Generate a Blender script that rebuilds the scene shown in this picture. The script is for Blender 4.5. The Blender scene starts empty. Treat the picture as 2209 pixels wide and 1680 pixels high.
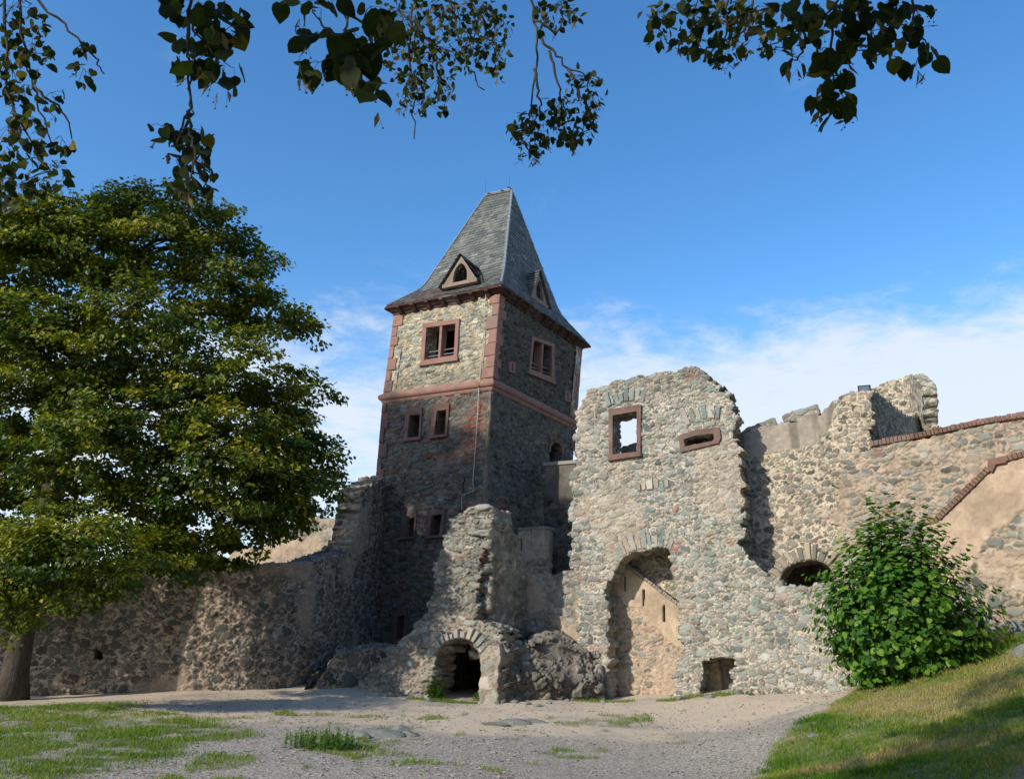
import bpy, bmesh, math, random
import numpy as np
from mathutils import Matrix, Vector
random.seed(7); RNG = np.random.default_rng(7)
sc = bpy.context.scene
COL = sc.collection
# ------------------------------------------------------------------ camera
F = 1726.0; PIT = math.radians(17.0); ROLL = math.radians(2.0); CZ = 1.6   # focal length in units of a 2209 px wide frame
cp, sp, cr, sr = math.cos(PIT), math.sin(PIT), math.cos(ROLL), math.sin(ROLL)
FW = np.array([0, cp, sp]); R0 = np.array([1.0, 0, 0]); U0 = np.array([0, -sp, cp])
RT = R0*cr + U0*sr; UP = -R0*sr + U0*cr
CAM = np.array([0, 0, CZ])
cd = bpy.data.cameras.new('camera'); cam = bpy.data.objects.new('camera', cd); COL.objects.link(cam)
cd.sensor_width = 36.0; cd.lens = 36.0*F/2209.0; cd.clip_start = 0.05; cd.clip_end = 3000
m = Matrix.Identity(4)
for i in range(3):
    m[i][0] = RT[i]; m[i][1] = UP[i]; m[i][2] = -FW[i]; m[i][3] = CAM[i]
cam.matrix_world = m
sc.camera = cam
# ------------------------------------------------------------------ light
SUN_EL = math.radians(27.0); SUN_H = np.array([-0.76, -0.6499])      # horizontal direction towards the sun
SUN_D = np.array([SUN_H[0]*math.cos(SUN_EL), SUN_H[1]*math.cos(SUN_EL), math.sin(SUN_EL)])
sl = bpy.data.lights.new('sun', 'SUN'); so = bpy.data.objects.new('sun', sl); COL.objects.link(so)
sl.energy = 5.0; sl.angle = math.radians(0.6); sl.color = (1.0, 0.92, 0.80)
so.rotation_euler = Vector(SUN_D).to_track_quat('Z', 'Y').to_euler(); so.location = (-30, -30, 40)
W = bpy.data.worlds.new('World'); sc.world = W; W.use_nodes = True
vs = sc.view_settings; vs.view_transform = 'Standard'; vs.look = 'None'; vs.exposure = 0.0; vs.gamma = 1.0
sc.cycles.max_bounces = 6; sc.cycles.diffuse_bounces = 3; sc.cycles.transparent_max_bounces = 8

class NT:
    """small helper to write node trees"""
    def __init__(s, tree): s.t = tree; tree.nodes.clear()
    def n(s, typ, ins=None, **props):
        nd = s.t.nodes.new(typ)
        for k, v in props.items(): setattr(nd, k, v)
        for k, v in (ins or {}).items():
            if isinstance(v, bpy.types.NodeSocket): s.t.links.new(v, nd.inputs[k])
            else: nd.inputs[k].default_value = v
        return nd
    def math(s, op, a, b=0.0, c=0.0, clamp=False):
        nd = s.n('ShaderNodeMath', {0: a, 1: b, 2: c}, operation=op, use_clamp=clamp); return nd.outputs[0]
    def mixc(s, fac, a, b, mode='MIX'):
        nd = s.n('ShaderNodeMix', {0: fac, 6: a, 7: b}, data_type='RGBA', blend_type=mode, clamp_factor=True); return nd.outputs[2]
    def ramp(s, fac, stops, interp='LINEAR'):
        nd = s.n('ShaderNodeValToRGB', {0: fac}); cr_ = nd.color_ramp; cr_.interpolation = interp
        while len(cr_.elements) < len(stops): cr_.elements.new(0.5)
        for e, (p, c) in zip(cr_.elements, stops): e.position = p; e.color = (*c, 1) if len(c) == 3 else c
        return nd.outputs[0]
    def noise(s, vec, scale, detail=4, rough=0.55, dist=0.0):
        nd = s.n('ShaderNodeTexNoise', {'Scale': scale, 'Detail': detail, 'Roughness': rough, 'Distortion': dist})
        if vec is not None: s.t.links.new(vec, nd.inputs['Vector'])
        return nd.outputs['Fac']
    def mr(s, v, a, b, c=0.0, d=1.0, smooth=True):
        nd = s.n('ShaderNodeMapRange', {0: v, 1: a, 2: b, 3: c, 4: d}); nd.interpolation_type = 'SMOOTHSTEP' if smooth else 'LINEAR'; nd.clamp = True
        return nd.outputs[0]

# sky: Nishita plus a thin cloud bank low down and a few wisps
t = NT(W.node_tree)
sky = t.n('ShaderNodeTexSky', sky_type='NISHITA'); sky.sun_disc = False
sky.sun_elevation = SUN_EL; sky.sun_rotation = math.atan2(SUN_H[0], SUN_H[1]); sky.altitude = 300; sky.air_density = 1.0; sky.dust_density = 0.6; sky.ozone_density = 2.0
tc = t.n('ShaderNodeTexCoord'); sx = t.n('ShaderNodeSeparateXYZ', {0: tc.outputs['Generated']})
el = sx.outputs[2]
hs = t.n('ShaderNodeHueSaturation', {'Hue': .501, 'Saturation': 1.28, 'Value': 1.68, 'Color': sky.outputs[0]})
den = t.math('ADD', t.math('MAXIMUM', el, 0.0), 0.12)
pv = t.n('ShaderNodeCombineXYZ', {0: t.math('DIVIDE', sx.outputs[0], den), 1: t.math('DIVIDE', sx.outputs[1], den), 2: 0.0}).outputs[0]
n1 = t.noise(pv, 3.2, 9, 0.62, 0.6); n2 = t.noise(pv, 1.1, 5, 0.5, 0.3); n3 = t.noise(pv, 14, 6, 0.6, 0.4)
band = t.mr(el, 0.46, 0.24)                                        # more cloud lower in the sky
right = t.mr(sx.outputs[0], -0.3, 0.35)
b2 = t.math('MULTIPLY', band, t.math('ADD', 0.62, t.math('MULTIPLY', right, 0.42)))
cl = t.math('ADD', t.math('MULTIPLY', n1, 0.75), t.math('ADD', t.math('MULTIPLY', n2, 0.5), t.math('MULTIPLY', n3, 0.36)))
dens = t.mr(t.math('ADD', cl, t.math('MULTIPLY', b2, 0.62)), 0.90, 1.34)
wisp = t.math('MULTIPLY', t.mr(t.math('ADD', t.math('MULTIPLY', n1, 0.7), t.math('MULTIPLY', n2, 0.6)), 0.74, 1.0), 0.42)
dens = t.math('MAXIMUM', t.math('MULTIPLY', dens, t.mr(el, 0.5, 0.36)), wisp)
dens = t.math('MULTIPLY', dens, 0.86)
hz_ = t.math('MULTIPLY', t.mr(el, .42, .10), .45)
skyc = t.mixc(hz_, hs.outputs[0], (4.6, 5.6, 6.8, 1))
cc = t.mixc(dens, skyc, (5.6, 6.0, 6.5, 1))
bg = t.n('ShaderNodeBackground', {'Color': cc, 'Strength': 0.15})
t.n('ShaderNodeOutputWorld', {0: bg.outputs[0]})

# ------------------------------------------------------------------ rays: pixel of the 2209 x 1680 view -> the place in the world
def ray(x, y): return FW*F + RT*(x-1104.5) + UP*(840-y)
def atY(x, y, Y): d = ray(x, y); return CAM + d*(Y/d[1])
def atZ(x, y, z): d = ray(x, y); return CAM + d*((z-CZ)/d[2])
def atVP(x, y, A, B):
    """on the vertical plane through A and B"""
    A = np.asarray(A, float); B = np.asarray(B, float); n = np.array([B[1]-A[1], -(B[0]-A[0]), 0]); d = ray(x, y)
    return CAM + d*(((A-CAM)@n)/(d@n))
def project(P):
    v = np.asarray(P, float)-CAM; d = v@FW
    return 1104.5+F*(v@RT)/d, 840-F*(v@UP)/d

# ------------------------------------------------------------------ noise in numpy
def ihash(ix, iy, iz, seed):
    h = (ix.astype(np.int64)*374761393 + iy.astype(np.int64)*668265263 + iz.astype(np.int64)*2147483647 + np.int64(seed)*1274126177) & 0xFFFFFFFF
    h = ((h ^ (h >> 13))*1274126177) & 0xFFFFFFFF
    h = ((h ^ (h >> 16))*2246822519) & 0xFFFFFFFF
    return h ^ (h >> 15)
def hf(h, k):
    h = (h*(2654435761+k*40503*2) + k*97531) & 0xFFFFFFFF
    h = ((h ^ (h >> 15))*2246822519) & 0xFFFFFFFF
    return ((h ^ (h >> 13)) & 0xFFFFFF)/float(0x1000000)
def vnoise(P, seed=0):
    b = np.floor(P).astype(np.int64); f = P-b; f = f*f*(3-2*f); out = np.zeros(len(P))
    for dx in (0, 1):
        for dy in (0, 1):
            for dz in (0, 1):
                w = (f[:, 0] if dx else 1-f[:, 0])*(f[:, 1] if dy else 1-f[:, 1])*(f[:, 2] if dz else 1-f[:, 2])
                out += w*hf(ihash(b[:, 0]+dx, b[:, 1]+dy, b[:, 2]+dz, seed), 1)
    return out
def fbm(P, seed=0, octv=4):
    o = 0; a = 0.5; tot = 0
    for i in range(octv): o = o + a*vnoise(P*2**i + 17.3*i, seed+i); tot += a; a *= 0.5
    return o/tot
def rubble(P, cell, seed, jit=0.95, wvar=0.36, warp=0.22, pins=True):
    """rubble masonry: for each point the gap to the next stone, three random numbers of its stone, the stone's centre"""
    P = np.asarray(P, float); c = np.asarray(cell, float)
    Q = P/c
    if pins:                                                        # small pinning stones fill the wide joints
        big = rubble(P, cell, seed, jit, wvar, warp, False); sm = rubble(P, c*.42, seed+500, jit, wvar, warp, False)
        use = (big[0] < .085) & (sm[1] < .62) & (sm[0] > .02)
        e_ = np.where(use, np.minimum(sm[0]*.75, .085-big[0]+.03), big[0]); r3_ = np.where(use, sm[3]*.6, big[3])
        return e_, np.where(use, sm[2], big[1]), np.where(use, sm[3], big[2]), r3_, big[4]
    if warp:
        q = P*(2.2/c.mean()*0.35)
        Q = Q + warp*np.stack([vnoise(q*1.7, seed+91)-.5, vnoise(q*1.7+31, seed+92)-.5, vnoise(q*1.7+57, seed+93)-.5], 1)*2
        Q = Q + .17*np.stack([vnoise(q*6, seed+94)-.5, vnoise(q*6+31, seed+95)-.5, vnoise(q*6+57, seed+96)-.5], 1)*2
    b = np.floor(Q).astype(np.int64); n = len(P)
    d1 = np.full(n, 9e9); d2 = np.full(n, 9e9); hid = np.zeros(n, np.int64); ft = np.zeros((n, 3))
    for dx in (-1, 0, 1):
        for dy in (-1, 0, 1):
            for dz in (-1, 0, 1):
                i, j, k = b[:, 0]+dx, b[:, 1]+dy, b[:, 2]+dz
                h = ihash(i, j, k, seed)
                f = np.stack([i+.5+(hf(h, 1)-.5)*jit + 0.5*(j & 1), j+.5+(hf(h, 2)-.5)*jit*.8, k+.5+(hf(h, 3)-.5)*jit], 1)
                dq = np.abs(Q-f); d = np.sqrt(np.sqrt((dq**4).sum(1)))*.55+.45*np.sqrt((dq**2).sum(1)) - wvar*hf(h, 4)
                better = d < d1
                d2 = np.where(better, d1, np.minimum(d2, d)); d1 = np.where(better, d, d1)
                hid = np.where(better, h, hid); ft = np.where(better[:, None], f, ft)
    return (d2-d1)*0.5, hf(hid, 5), hf(hid, 6), hf(hid, 7), ft*c
def sstep(x, a, b): t_ = np.clip((x-a)/(b-a), 0, 1); return t_*t_*(3-2*t_)
def inside(poly, x, y):
    poly = np.asarray(poly, float); r = np.zeros(len(x), bool); j = len(poly)-1
    for i in range(len(poly)):
        xi, yi = poly[i]; xj, yj = poly[j]
        cnd = ((yi > y) != (yj > y)) & (x < (xj-xi)*(y-yi)/((yj-yi) if yj != yi else 1e-12)+xi)
        r ^= cnd; j = i
    return r
def pdist(poly, x, y, closed=True):
    d = np.full(len(x), 9e9); n = len(poly)
    for i in range(n if closed else n-1):
        ax, ay = poly[i]; bx, by = poly[(i+1) % n]; vx, vy = bx-ax, by-ay
        q = np.clip(((x-ax)*vx+(y-ay)*vy)/(vx*vx+vy*vy+1e-12), 0, 1)
        d = np.minimum(d, np.hypot(x-ax-q*vx, y-ay-q*vy))
    return d

# ------------------------------------------------------------------ objects
def thing(name, label, cat, loc=(0, 0, 0), group=None):
    o = bpy.data.objects.new(name, None); COL.objects.link(o); o.location = loc; o.empty_display_size = 0.3
    o['label'] = label; o['category'] = cat
    if group: o['group'] = group
    return o
def tag(o, label=None, cat=None, group=None, kind=None):
    if label: o['label'] = label
    if cat: o['category'] = cat
    if group: o['group'] = group
    if kind: o['kind'] = kind
    return o
def worldloc(o):
    p = np.zeros(3)
    while o is not None: p = p + np.array(o.location); o = o.parent
    return p
def mesh(name, V, faces, mat, parent=None, attrs=None, smooth=True, origin=None, matidx=None):
    """V world coordinates; faces: (n,k) array or list of arrays / lists"""
    V = np.asarray(V, float)
    if parent is not None: off = worldloc(parent)
    elif origin is not None: off = np.asarray(origin, float)
    else: off = np.array([(V[:, 0].min()+V[:, 0].max())/2, (V[:, 1].min()+V[:, 1].max())/2, V[:, 2].min()])
    me = bpy.data.meshes.new(name)
    L = (V-off).astype(np.float32)
    groups = faces if isinstance(faces, (list, tuple)) and len(faces) and isinstance(faces[0], np.ndarray) and faces[0].ndim == 2 else ([faces] if isinstance(faces, np.ndarray) else None)
    if groups is None:
        sizes = np.array([len(f) for f in faces]); idx = np.concatenate([np.asarray(f) for f in faces])
    else:
        groups = [g for g in groups if len(g)]
        sizes = np.concatenate([np.full(len(g), g.shape[1]) for g in groups]); idx = np.concatenate([g.ravel() for g in groups])
    me.vertices.add(len(L)); me.vertices.foreach_set('co', L.ravel())
    me.loops.add(len(idx)); me.loops.foreach_set('vertex_index', idx.astype(np.int32))
    me.polygons.add(len(sizes)); st = np.concatenate([[0], np.cumsum(sizes)[:-1]])
    me.polygons.foreach_set('loop_start', st.astype(np.int32)); me.polygons.foreach_set('loop_total', sizes.astype(np.int32))
    me.polygons.foreach_set('use_smooth', np.full(len(sizes), smooth))
    for k, a in (attrs or {}).items():
        at = me.attributes.new(k, 'FLOAT_COLOR', 'POINT'); a = np.asarray(a, np.float32)
        if a.shape[1] == 3: a = np.concatenate([a, np.ones((len(a), 1), np.float32)], 1)
        at.data.foreach_set('color', a.ravel())
    me.update(calc_edges=True); me.validate(clean_customdata=False)
    for mm in (mat if isinstance(mat, (list, tuple)) else [mat]): me.materials.append(mm)
    if matidx is not None: me.polygons.foreach_set('material_index', np.asarray(matidx, np.int32))
    o = bpy.data.objects.new(name, me); COL.objects.link(o)
    if parent is not None: o.parent = parent
    else: o.location = off
    return o

class Path:
    """a vertical wall standing on a plan line given as (pixel column, Y) or world points"""
    def __init__(s, pts, world=False, n=1, zdip=0):
        P = []
        for p in pts:
            P.append(np.array(p[:2], float) if world else atY(p[0], 1360, p[1])[:2])
        P = np.array(P)
        if len(P) > 2:                                              # smooth through the points
            Q = []
            E = np.vstack([2*P[0]-P[1], P, 2*P[-1]-P[-2]])
            for i in range(len(P)-1):
                a, b, c, d = E[i:i+4]
                for q in np.linspace(0, 1, 10, endpoint=False):
                    Q.append(.5*((2*b)+(-a+c)*q+(2*a-5*b+4*c-d)*q*q+(-a+3*b-3*c+d)*q**3))
            Q.append(P[-1]); P = np.array(Q)
        s.P = P; sg = np.diff(P, axis=0); s.S = np.concatenate([[0], np.cumsum(np.hypot(sg[:, 0], sg[:, 1]))])
        tn = np.gradient(P, axis=0); tn /= np.linalg.norm(tn, axis=1)[:, None]; s.T = tn; s.lean = 0.0
    def uv(s, x, y):
        d = ray(x, y); n = np.array([d[1], -d[0]]); f = (s.P-CAM[:2])@n; best = None
        idx = [i for i in range(len(f)-1) if f[i]*f[i+1] <= 0 and (s.P[i]-CAM[:2])@d[:2] > 0]
        if idx:
            i = idx[0]; q = f[i]/(f[i]-f[i+1])
        else:
            e = 0 if abs(f[0]) < abs(f[-1]) else len(f)-2
            i = e; q = f[i]/(f[i]-f[i+1])
        p = s.P[i]+q*(s.P[i+1]-s.P[i]); u = s.S[i]+q*(s.S[i+1]-s.S[i]); tt = (p-CAM[:2])@d[:2]/(d[:2]@d[:2])
        return (u, CZ+tt*d[2])
    def pt(s, u, v, w):
        u = np.asarray(u, float); S = s.S
        x = np.interp(u, S, s.P[:, 0]); y = np.interp(u, S, s.P[:, 1])
        lo = np.minimum(u-S[0], 0); hi = np.maximum(u-S[-1], 0)
        tx = np.interp(u, S, s.T[:, 0]); ty = np.interp(u, S, s.T[:, 1])
        x = x+lo*s.T[0, 0]+hi*s.T[-1, 0]; y = y+lo*s.T[0, 1]+hi*s.T[-1, 1]
        return np.stack([x+ty*w, y-tx*w, np.broadcast_to(v, np.shape(u))+0*u], 1)
class Plane:
    """a leaning wall: origin, two directions in the wall"""
    def __init__(s, O, u, v):
        s.O = np.asarray(O, float); s.u = np.asarray(u, float); s.v = np.asarray(v, float); s.u /= np.linalg.norm(s.u); s.v /= np.linalg.norm(s.v)
        n = np.cross(s.u, s.v); s.n = n/np.linalg.norm(n)
        if s.n@(CAM-s.O) < 0: s.n = -s.n
    def uv(s, x, y):
        d = ray(x, y); M = np.stack([s.u, s.v, -d], 1); a = np.linalg.solve(M, CAM-s.O); return (a[0], a[1])
    def pt(s, u, v, w):
        u = np.asarray(u, float); v = np.broadcast_to(v, u.shape); w = np.broadcast_to(w, u.shape)
        return s.O+u[:, None]*s.u+v[:, None]*s.v+w[:, None]*s.n
def PX(fr, pts): return np.array([fr.uv(*p) for p in pts])

def stone_attrs(e, r1, r2, r3, P, tint, uv):
    st = np.stack([r1, r2, np.clip(e, 0, 1), r3], 1)
    tn = np.zeros((len(P), 4))
    if tint is not None:
        p, rd, dk = tint(P, uv); tn[:, 0] = p; tn[:, 1] = rd; tn[:, 2] = dk
    return st, tn
def relief(e, r2, r3, P, amp, plaster=None):
    prof = sstep(e, 0.025, 0.10)*.8+.2*sstep(e, .05, .25)
    h = amp*(prof*(0.45+1.1*r3)-0.5) + amp*0.75*(fbm(P*11, 5, 3)-.5) + 0.05*(fbm(P*1.3, 9, 2)-.5)
    if plaster is not None: h = h*(1-plaster)+plaster*(amp*0.35+0.035*(fbm(P*4, 3, 4)-.5))
    return h

def wall(name, fr, poly, mat, parent=None, holes=(), rag_holes=(), th=0.9, res=0.03, cell=(.34, .19, .34), amp=0.035, seed=1, ragged=True, tint=None, bulge=None, wmin=0.0, back=True, sidestep=0.07, coarse_back=3, zig=0.0, origin=None):
    poly = np.asarray(poly, float)
    u0, v0 = poly.min(0)-.15; u1, v1 = poly.max(0)+.15
    nu = int((u1-u0)/res)+1; nv = int((v1-v0)/res)+1
    gu = u0+res*np.arange(nu+1); gv = v0+res*np.arange(nv+1)
    U, Vv = np.meshgrid(gu, gv, indexing='ij'); U = U.ravel(); Vv = Vv.ravel()
    near = inside(poly, U, Vv) | (pdist(poly, U, Vv) < 0.45)
    Q = np.stack([U, Vv, np.zeros_like(U)], 1)
    e = np.zeros(len(U)); r1 = e.copy(); r2 = e.copy(); r3 = e.copy(); ft = Q.copy()
    e[near], r1[near], r2[near], r3[near], ft[near] = rubble(Q[near], cell, seed)
    cu = U+res/2; cv = Vv+res/2
    if ragged: inc = inside(poly, 0.75*ft[:, 0]+.25*cu, 0.75*ft[:, 1]+.25*cv) & near
    else:
        jz = zig*(fbm(np.stack([cu*6, cv*6, cu*0], 1), seed+3, 2)-.5) if zig else 0
        inc = inside(poly, cu+jz, cv+jz)
    for h in holes: inc &= ~inside(h, cu, cv)
    for h in rag_holes: inc &= ~inside(h, .55*ft[:, 0]+.45*cu, .55*ft[:, 1]+.45*cv)
    inc = inc.reshape(nu+1, nv+1); inc[-1, :] = False; inc[:, -1] = False
    inc[0, :] = False; inc[:, 0] = False
    idx = np.arange((nu+1)*(nv+1)).reshape(nu+1, nv+1)
    I, J = np.nonzero(inc)
    quads = np.stack([idx[I, J], idx[I+1, J], idx[I+1, J+1], idx[I, J+1]], 1)
    # boundary edges, directed so that the inside lies on the left (counter-clockwise seen from the front)
    E = []
    def be(cond, a, b):
        I_, J_ = np.nonzero(cond); E.append(np.stack([a(I_, J_), b(I_, J_)], 1))
    dn = np.zeros_like(inc); dn[:, 1:] = inc[:, :-1]; upn = np.zeros_like(inc); upn[:, :-1] = inc[:, 1:]
    lf = np.zeros_like(inc); lf[1:, :] = inc[:-1, :]; rg = np.zeros_like(inc); rg[:-1, :] = inc[1:, :]
    be(inc & ~dn, lambda i, j: idx[i, j], lambda i, j: idx[i+1, j])
    be(inc & ~rg, lambda i, j: idx[i+1, j], lambda i, j: idx[i+1, j+1])
    be(inc & ~upn, lambda i, j: idx[i+1, j+1], lambda i, j: idx[i, j+1])
    be(inc & ~lf, lambda i, j: idx[i, j+1], lambda i, j: idx[i, j])
    E = np.concatenate(E); nn = len(U)
    Us, Vs_ = U.copy(), Vv.copy()
    for it in range(4 if ragged else 3):                            # round the staircase
        su = np.zeros(nn); sv = np.zeros(nn); ct = np.zeros(nn)
        for a, b in ((0, 1), (1, 0)):
            np.add.at(su, E[:, a], Us[E[:, b]]); np.add.at(sv, E[:, a], Vs_[E[:, b]]); np.add.at(ct, E[:, a], 1)
        k = ct > 0
        Us[k] = .5*Us[k]+.5*su[k]/ct[k]; Vs_[k] = .5*Vs_[k]+.5*sv[k]/ct[k]
    used = np.zeros(nn, bool); used[quads.ravel()] = True
    Pl = np.stack([Us, Vs_, np.zeros(nn)], 1)[used]
    remap = -np.ones(nn, int); remap[used] = np.arange(used.sum())
    ee, a1, a2, a3 = e[used], r1[used], r2[used], r3[used]
    st, tn = stone_attrs(ee, a1, a2, a3, Pl, tint, Pl[:, :2])
    w = relief(ee, a2, a3, Pl+seed*3.1, amp, tn[:, 0])
    if bulge is not None: w = w + bulge(Pl[:, 0], Pl[:, 1])
    FV = fr.pt(Pl[:, 0], Pl[:, 1], w)
    Vall = [FV]; ST = [st]; TN = [tn]; F4 = [remap[quads]]
    # sides
    Er = remap[E]; bn = np.unique(Er); bmap = -np.ones(len(Pl), int); bmap[bn] = np.arange(len(bn))
    d = Pl[Er[:, 1], :2]-Pl[Er[:, 0], :2]; nrm = np.stack([d[:, 1], -d[:, 0]], 1)
    N2 = np.zeros((len(Pl), 2)); np.add.at(N2, Er[:, 0], nrm); np.add.at(N2, Er[:, 1], nrm)
    N2 = N2[bn]; N2 /= np.linalg.norm(N2, axis=1)[:, None]+1e-9
    K = max(2, int(round(th/sidestep))); prev = bn[bmap[Er]] if False else Er; base = len(FV)
    w0 = w[bn]
    for k in range(1, K+1):
        dep = -th*k/K
        q = np.stack([Pl[bn, 0], Pl[bn, 1], np.full(len(bn), dep)], 1)
        e2, s1, s2, s3, f2 = rubble(q, cell, seed)
        stt, tnn = stone_attrs(e2, s1, s2, s3, q, tint, q[:, :2])
        dsp = relief(e2, s2, s3, q+seed*3.1, amp*(1.3 if ragged else .6), tnn[:, 0])
        ww = dep+w0*(1-k/K)
        Vall.append(fr.pt(q[:, 0]+N2[:, 0]*dsp, q[:, 1]+N2[:, 1]*dsp, ww)); ST.append(stt); TN.append(tnn)
        cur = base+(k-1)*len(bn)+bmap[Er]
        F4.append(np.stack([prev[:, 0], cur[:, 0], cur[:, 1], prev[:, 1]], 1)); prev = cur
    if back:
        cb = coarse_back; ni, nj = (nu//cb), (nv//cb)
        ci = inc[:ni*cb, :nj*cb].reshape(ni, cb, nj, cb).mean((1, 3)) > 0.45
        gi = idx[:ni*cb+1:cb, :nj*cb+1:cb]; I, J = np.nonzero(ci)
        q = np.stack([gi[I, J], gi[I, J+1], gi[I+1, J+1], gi[I+1, J]], 1)
        un, inv = np.unique(q, return_inverse=True)
        Pb = np.stack([U[un], Vv[un], np.full(len(un), -th)], 1)
        e2, s1, s2, s3, f2 = rubble(Pb, cell, seed); stt, tnn = stone_attrs(e2, s1, s2, s3, Pb, tint, Pb[:, :2])
        off = sum(len(x) for x in Vall)
        Vall.append(fr.pt(Pb[:, 0], Pb[:, 1], Pb[:, 2]-relief(e2, s2, s3, Pb, amp))); ST.append(stt); TN.append(tnn); F4.append(off+inv.reshape(-1, 4))
    return mesh(name, np.concatenate(Vall), np.concatenate(F4), mat, parent, {'st': np.concatenate(ST), 'tn': np.concatenate(TN)}, origin=origin)

def sheet(name, fn, ns, nt, mat, parent=None, cell=(.34, .2, .34), amp=0.05, seed=3, tint=None, big=0.0, closed=False):
    """a stone surface over (s,t) in 0..1; fn gives the points; the stones stand out along its normals"""
    S, T = np.meshgrid(np.linspace(0, 1, ns), np.linspace(0, 1, nt), indexing='ij'); S = S.ravel(); T = T.ravel()
    P = fn(S, T); G = P.reshape(ns, nt, 3)
    n = np.cross(np.gradient(G, axis=0), np.gradient(G, axis=1)).reshape(-1, 3); n /= np.linalg.norm(n, axis=1)[:, None]+1e-9
    e, r1, r2, r3, ft = rubble(P, cell, seed)
    st, tn = stone_attrs(e, r1, r2, r3, P, tint, np.stack([S, T], 1))
    h = relief(e, r2, r3, P, amp, tn[:, 0])
    if big: h = h+big*(fbm(P*1.6, seed+4, 3)-.5)*2 + big*.8*(r3-.5)*sstep(e, 0.02, .14)
    V = P+n*h[:, None]
    idx = np.arange(ns*nt).reshape(ns, nt)
    q = np.stack([idx[:-1, :-1], idx[1:, :-1], idx[1:, 1:], idx[:-1, 1:]], -1).reshape(-1, 4)
    return mesh(name, V, q, mat, parent, {'st': st, 'tn': tn})

class MB:
    """collects hand-shaped pieces into one mesh"""
    def __init__(s): s.V = []; s.F = []; s.n = 0
    def add(s, V, F):
        V = np.asarray(V, float); s.V.append(V); s.F += [[i+s.n for i in f] for f in F]; s.n += len(V)
    def hexa(s, P8):
        """P8: bottom ring 0-3, top ring 4-7"""
        s.add(P8, [[3, 2, 1, 0], [4, 5, 6, 7], [0, 1, 5, 4], [1, 2, 6, 5], [2, 3, 7, 6], [3, 0, 4, 7]])
    def fbox(s, fr, u0, u1, v0, v1, w0, w1, ch=0.012, jit=0.0):
        """a chamfered block lying in a wall frame"""
        def j(): return random.uniform(-jit, jit) if jit else 0
        c = min(ch, abs(u1-u0)/3, abs(v1-v0)/3)
        pts = []
        for (a, b, w) in ((u0, v0, w0), (u1, v0, w0), (u1, v1, w0), (u0, v1, w0)): pts.append((a+j(), b+j(), w))
        for (a, b, w) in ((u0, v0, w1-c), (u1, v0, w1-c), (u1, v1, w1-c), (u0, v1, w1-c)): pts.append((a+j(), b+j(), w))
        for (a, b, w) in ((u0+c, v0+c, w1), (u1-c, v0+c, w1), (u1-c, v1-c, w1), (u0+c, v1-c, w1)): pts.append((a+j(), b+j(), w+j()))
        A = np.array(pts); V = fr.pt(A[:, 0], A[:, 1], A[:, 2])
        Fs = [[3, 2, 1, 0]]
        for b in (0, 4):
            for i in range(4): k = (i+1) % 4; Fs.append([b+i, b+k, b+4+k, b+4+i])
        Fs.append([8, 9, 10, 11]); s.add(V, Fs)
    def prism(s, fr, poly, w0, w1, ch=0.01):
        """an extruded polygon in a wall frame with a chamfered front"""
        poly = np.asarray(poly, float); n = len(poly); c = poly.mean(0)
        inner = c+(poly-c)*(1-ch/(np.abs(poly-c).max()+1e-9))
        A = [fr.pt(poly[:, 0], poly[:, 1], np.full(n, w0)), fr.pt(poly[:, 0], poly[:, 1], np.full(n, w1-ch)), fr.pt(inner[:, 0], inner[:, 1], np.full(n, w1))]
        Fs = [list(range(n))[::-1], [2*n+i for i in range(n)]]
        for b in (0, n):
            for i in range(n): k = (i+1) % n; Fs.append([b+i, b+k, b+n+k, b+n+i])
        s.add(np.concatenate(A), Fs)
    def frame(s, fr, out, inn, w0, w1):
        """a frame between two outlines with the same number of points"""
        out = np.asarray(out); inn = np.asarray(inn); n = len(out)
        A = [fr.pt(o[:, 0], o[:, 1], np.full(n, w)) for o, w in ((out, w0), (out, w1), (inn, w1), (inn, w0))]
        Fs = []
        for b in range(4):
            for i in range(n):
                k = (i+1) % n; a = b*n; c = ((b+1) % 4)*n; Fs.append([a+i, a+k, c+k, c+i])
        s.add(np.concatenate(A), Fs)
    def tube(s, pts, rad, k=6, cap=True):
        pts = np.asarray(pts, float); n = len(pts); rad = np.broadcast_to(rad, (n,)); T = np.gradient(pts, axis=0); T /= np.linalg.norm(T, axis=1)[:, None]+1e-9
        ref = np.array([0, 0, 1.0]) if abs(T[0][2]) < .9 else np.array([1.0, 0, 0]); V = []
        a = np.cross(T[0], ref); a /= np.linalg.norm(a)
        for i in range(n):
            a = a-T[i]*(a@T[i]); a /= np.linalg.norm(a)+1e-9; b = np.cross(T[i], a)
            for q in range(k): an = 2*math.pi*q/k; V.append(pts[i]+rad[i]*(math.cos(an)*a+math.sin(an)*b))
        Fs = []
        for i in range(n-1):
            for q in range(k): p = (q+1) % k; Fs.append([i*k+q, i*k+p, (i+1)*k+p, (i+1)*k+q])
        if cap: Fs.append(list(range(k))[::-1]); Fs.append([(n-1)*k+q for q in range(k)])
        s.add(np.array(V), Fs)
    def build(s, name, mat, parent=None, smooth=False, origin=None, attrs=None):
        return mesh(name, np.concatenate(s.V), s.F, mat, parent, attrs, smooth, origin)

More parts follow.
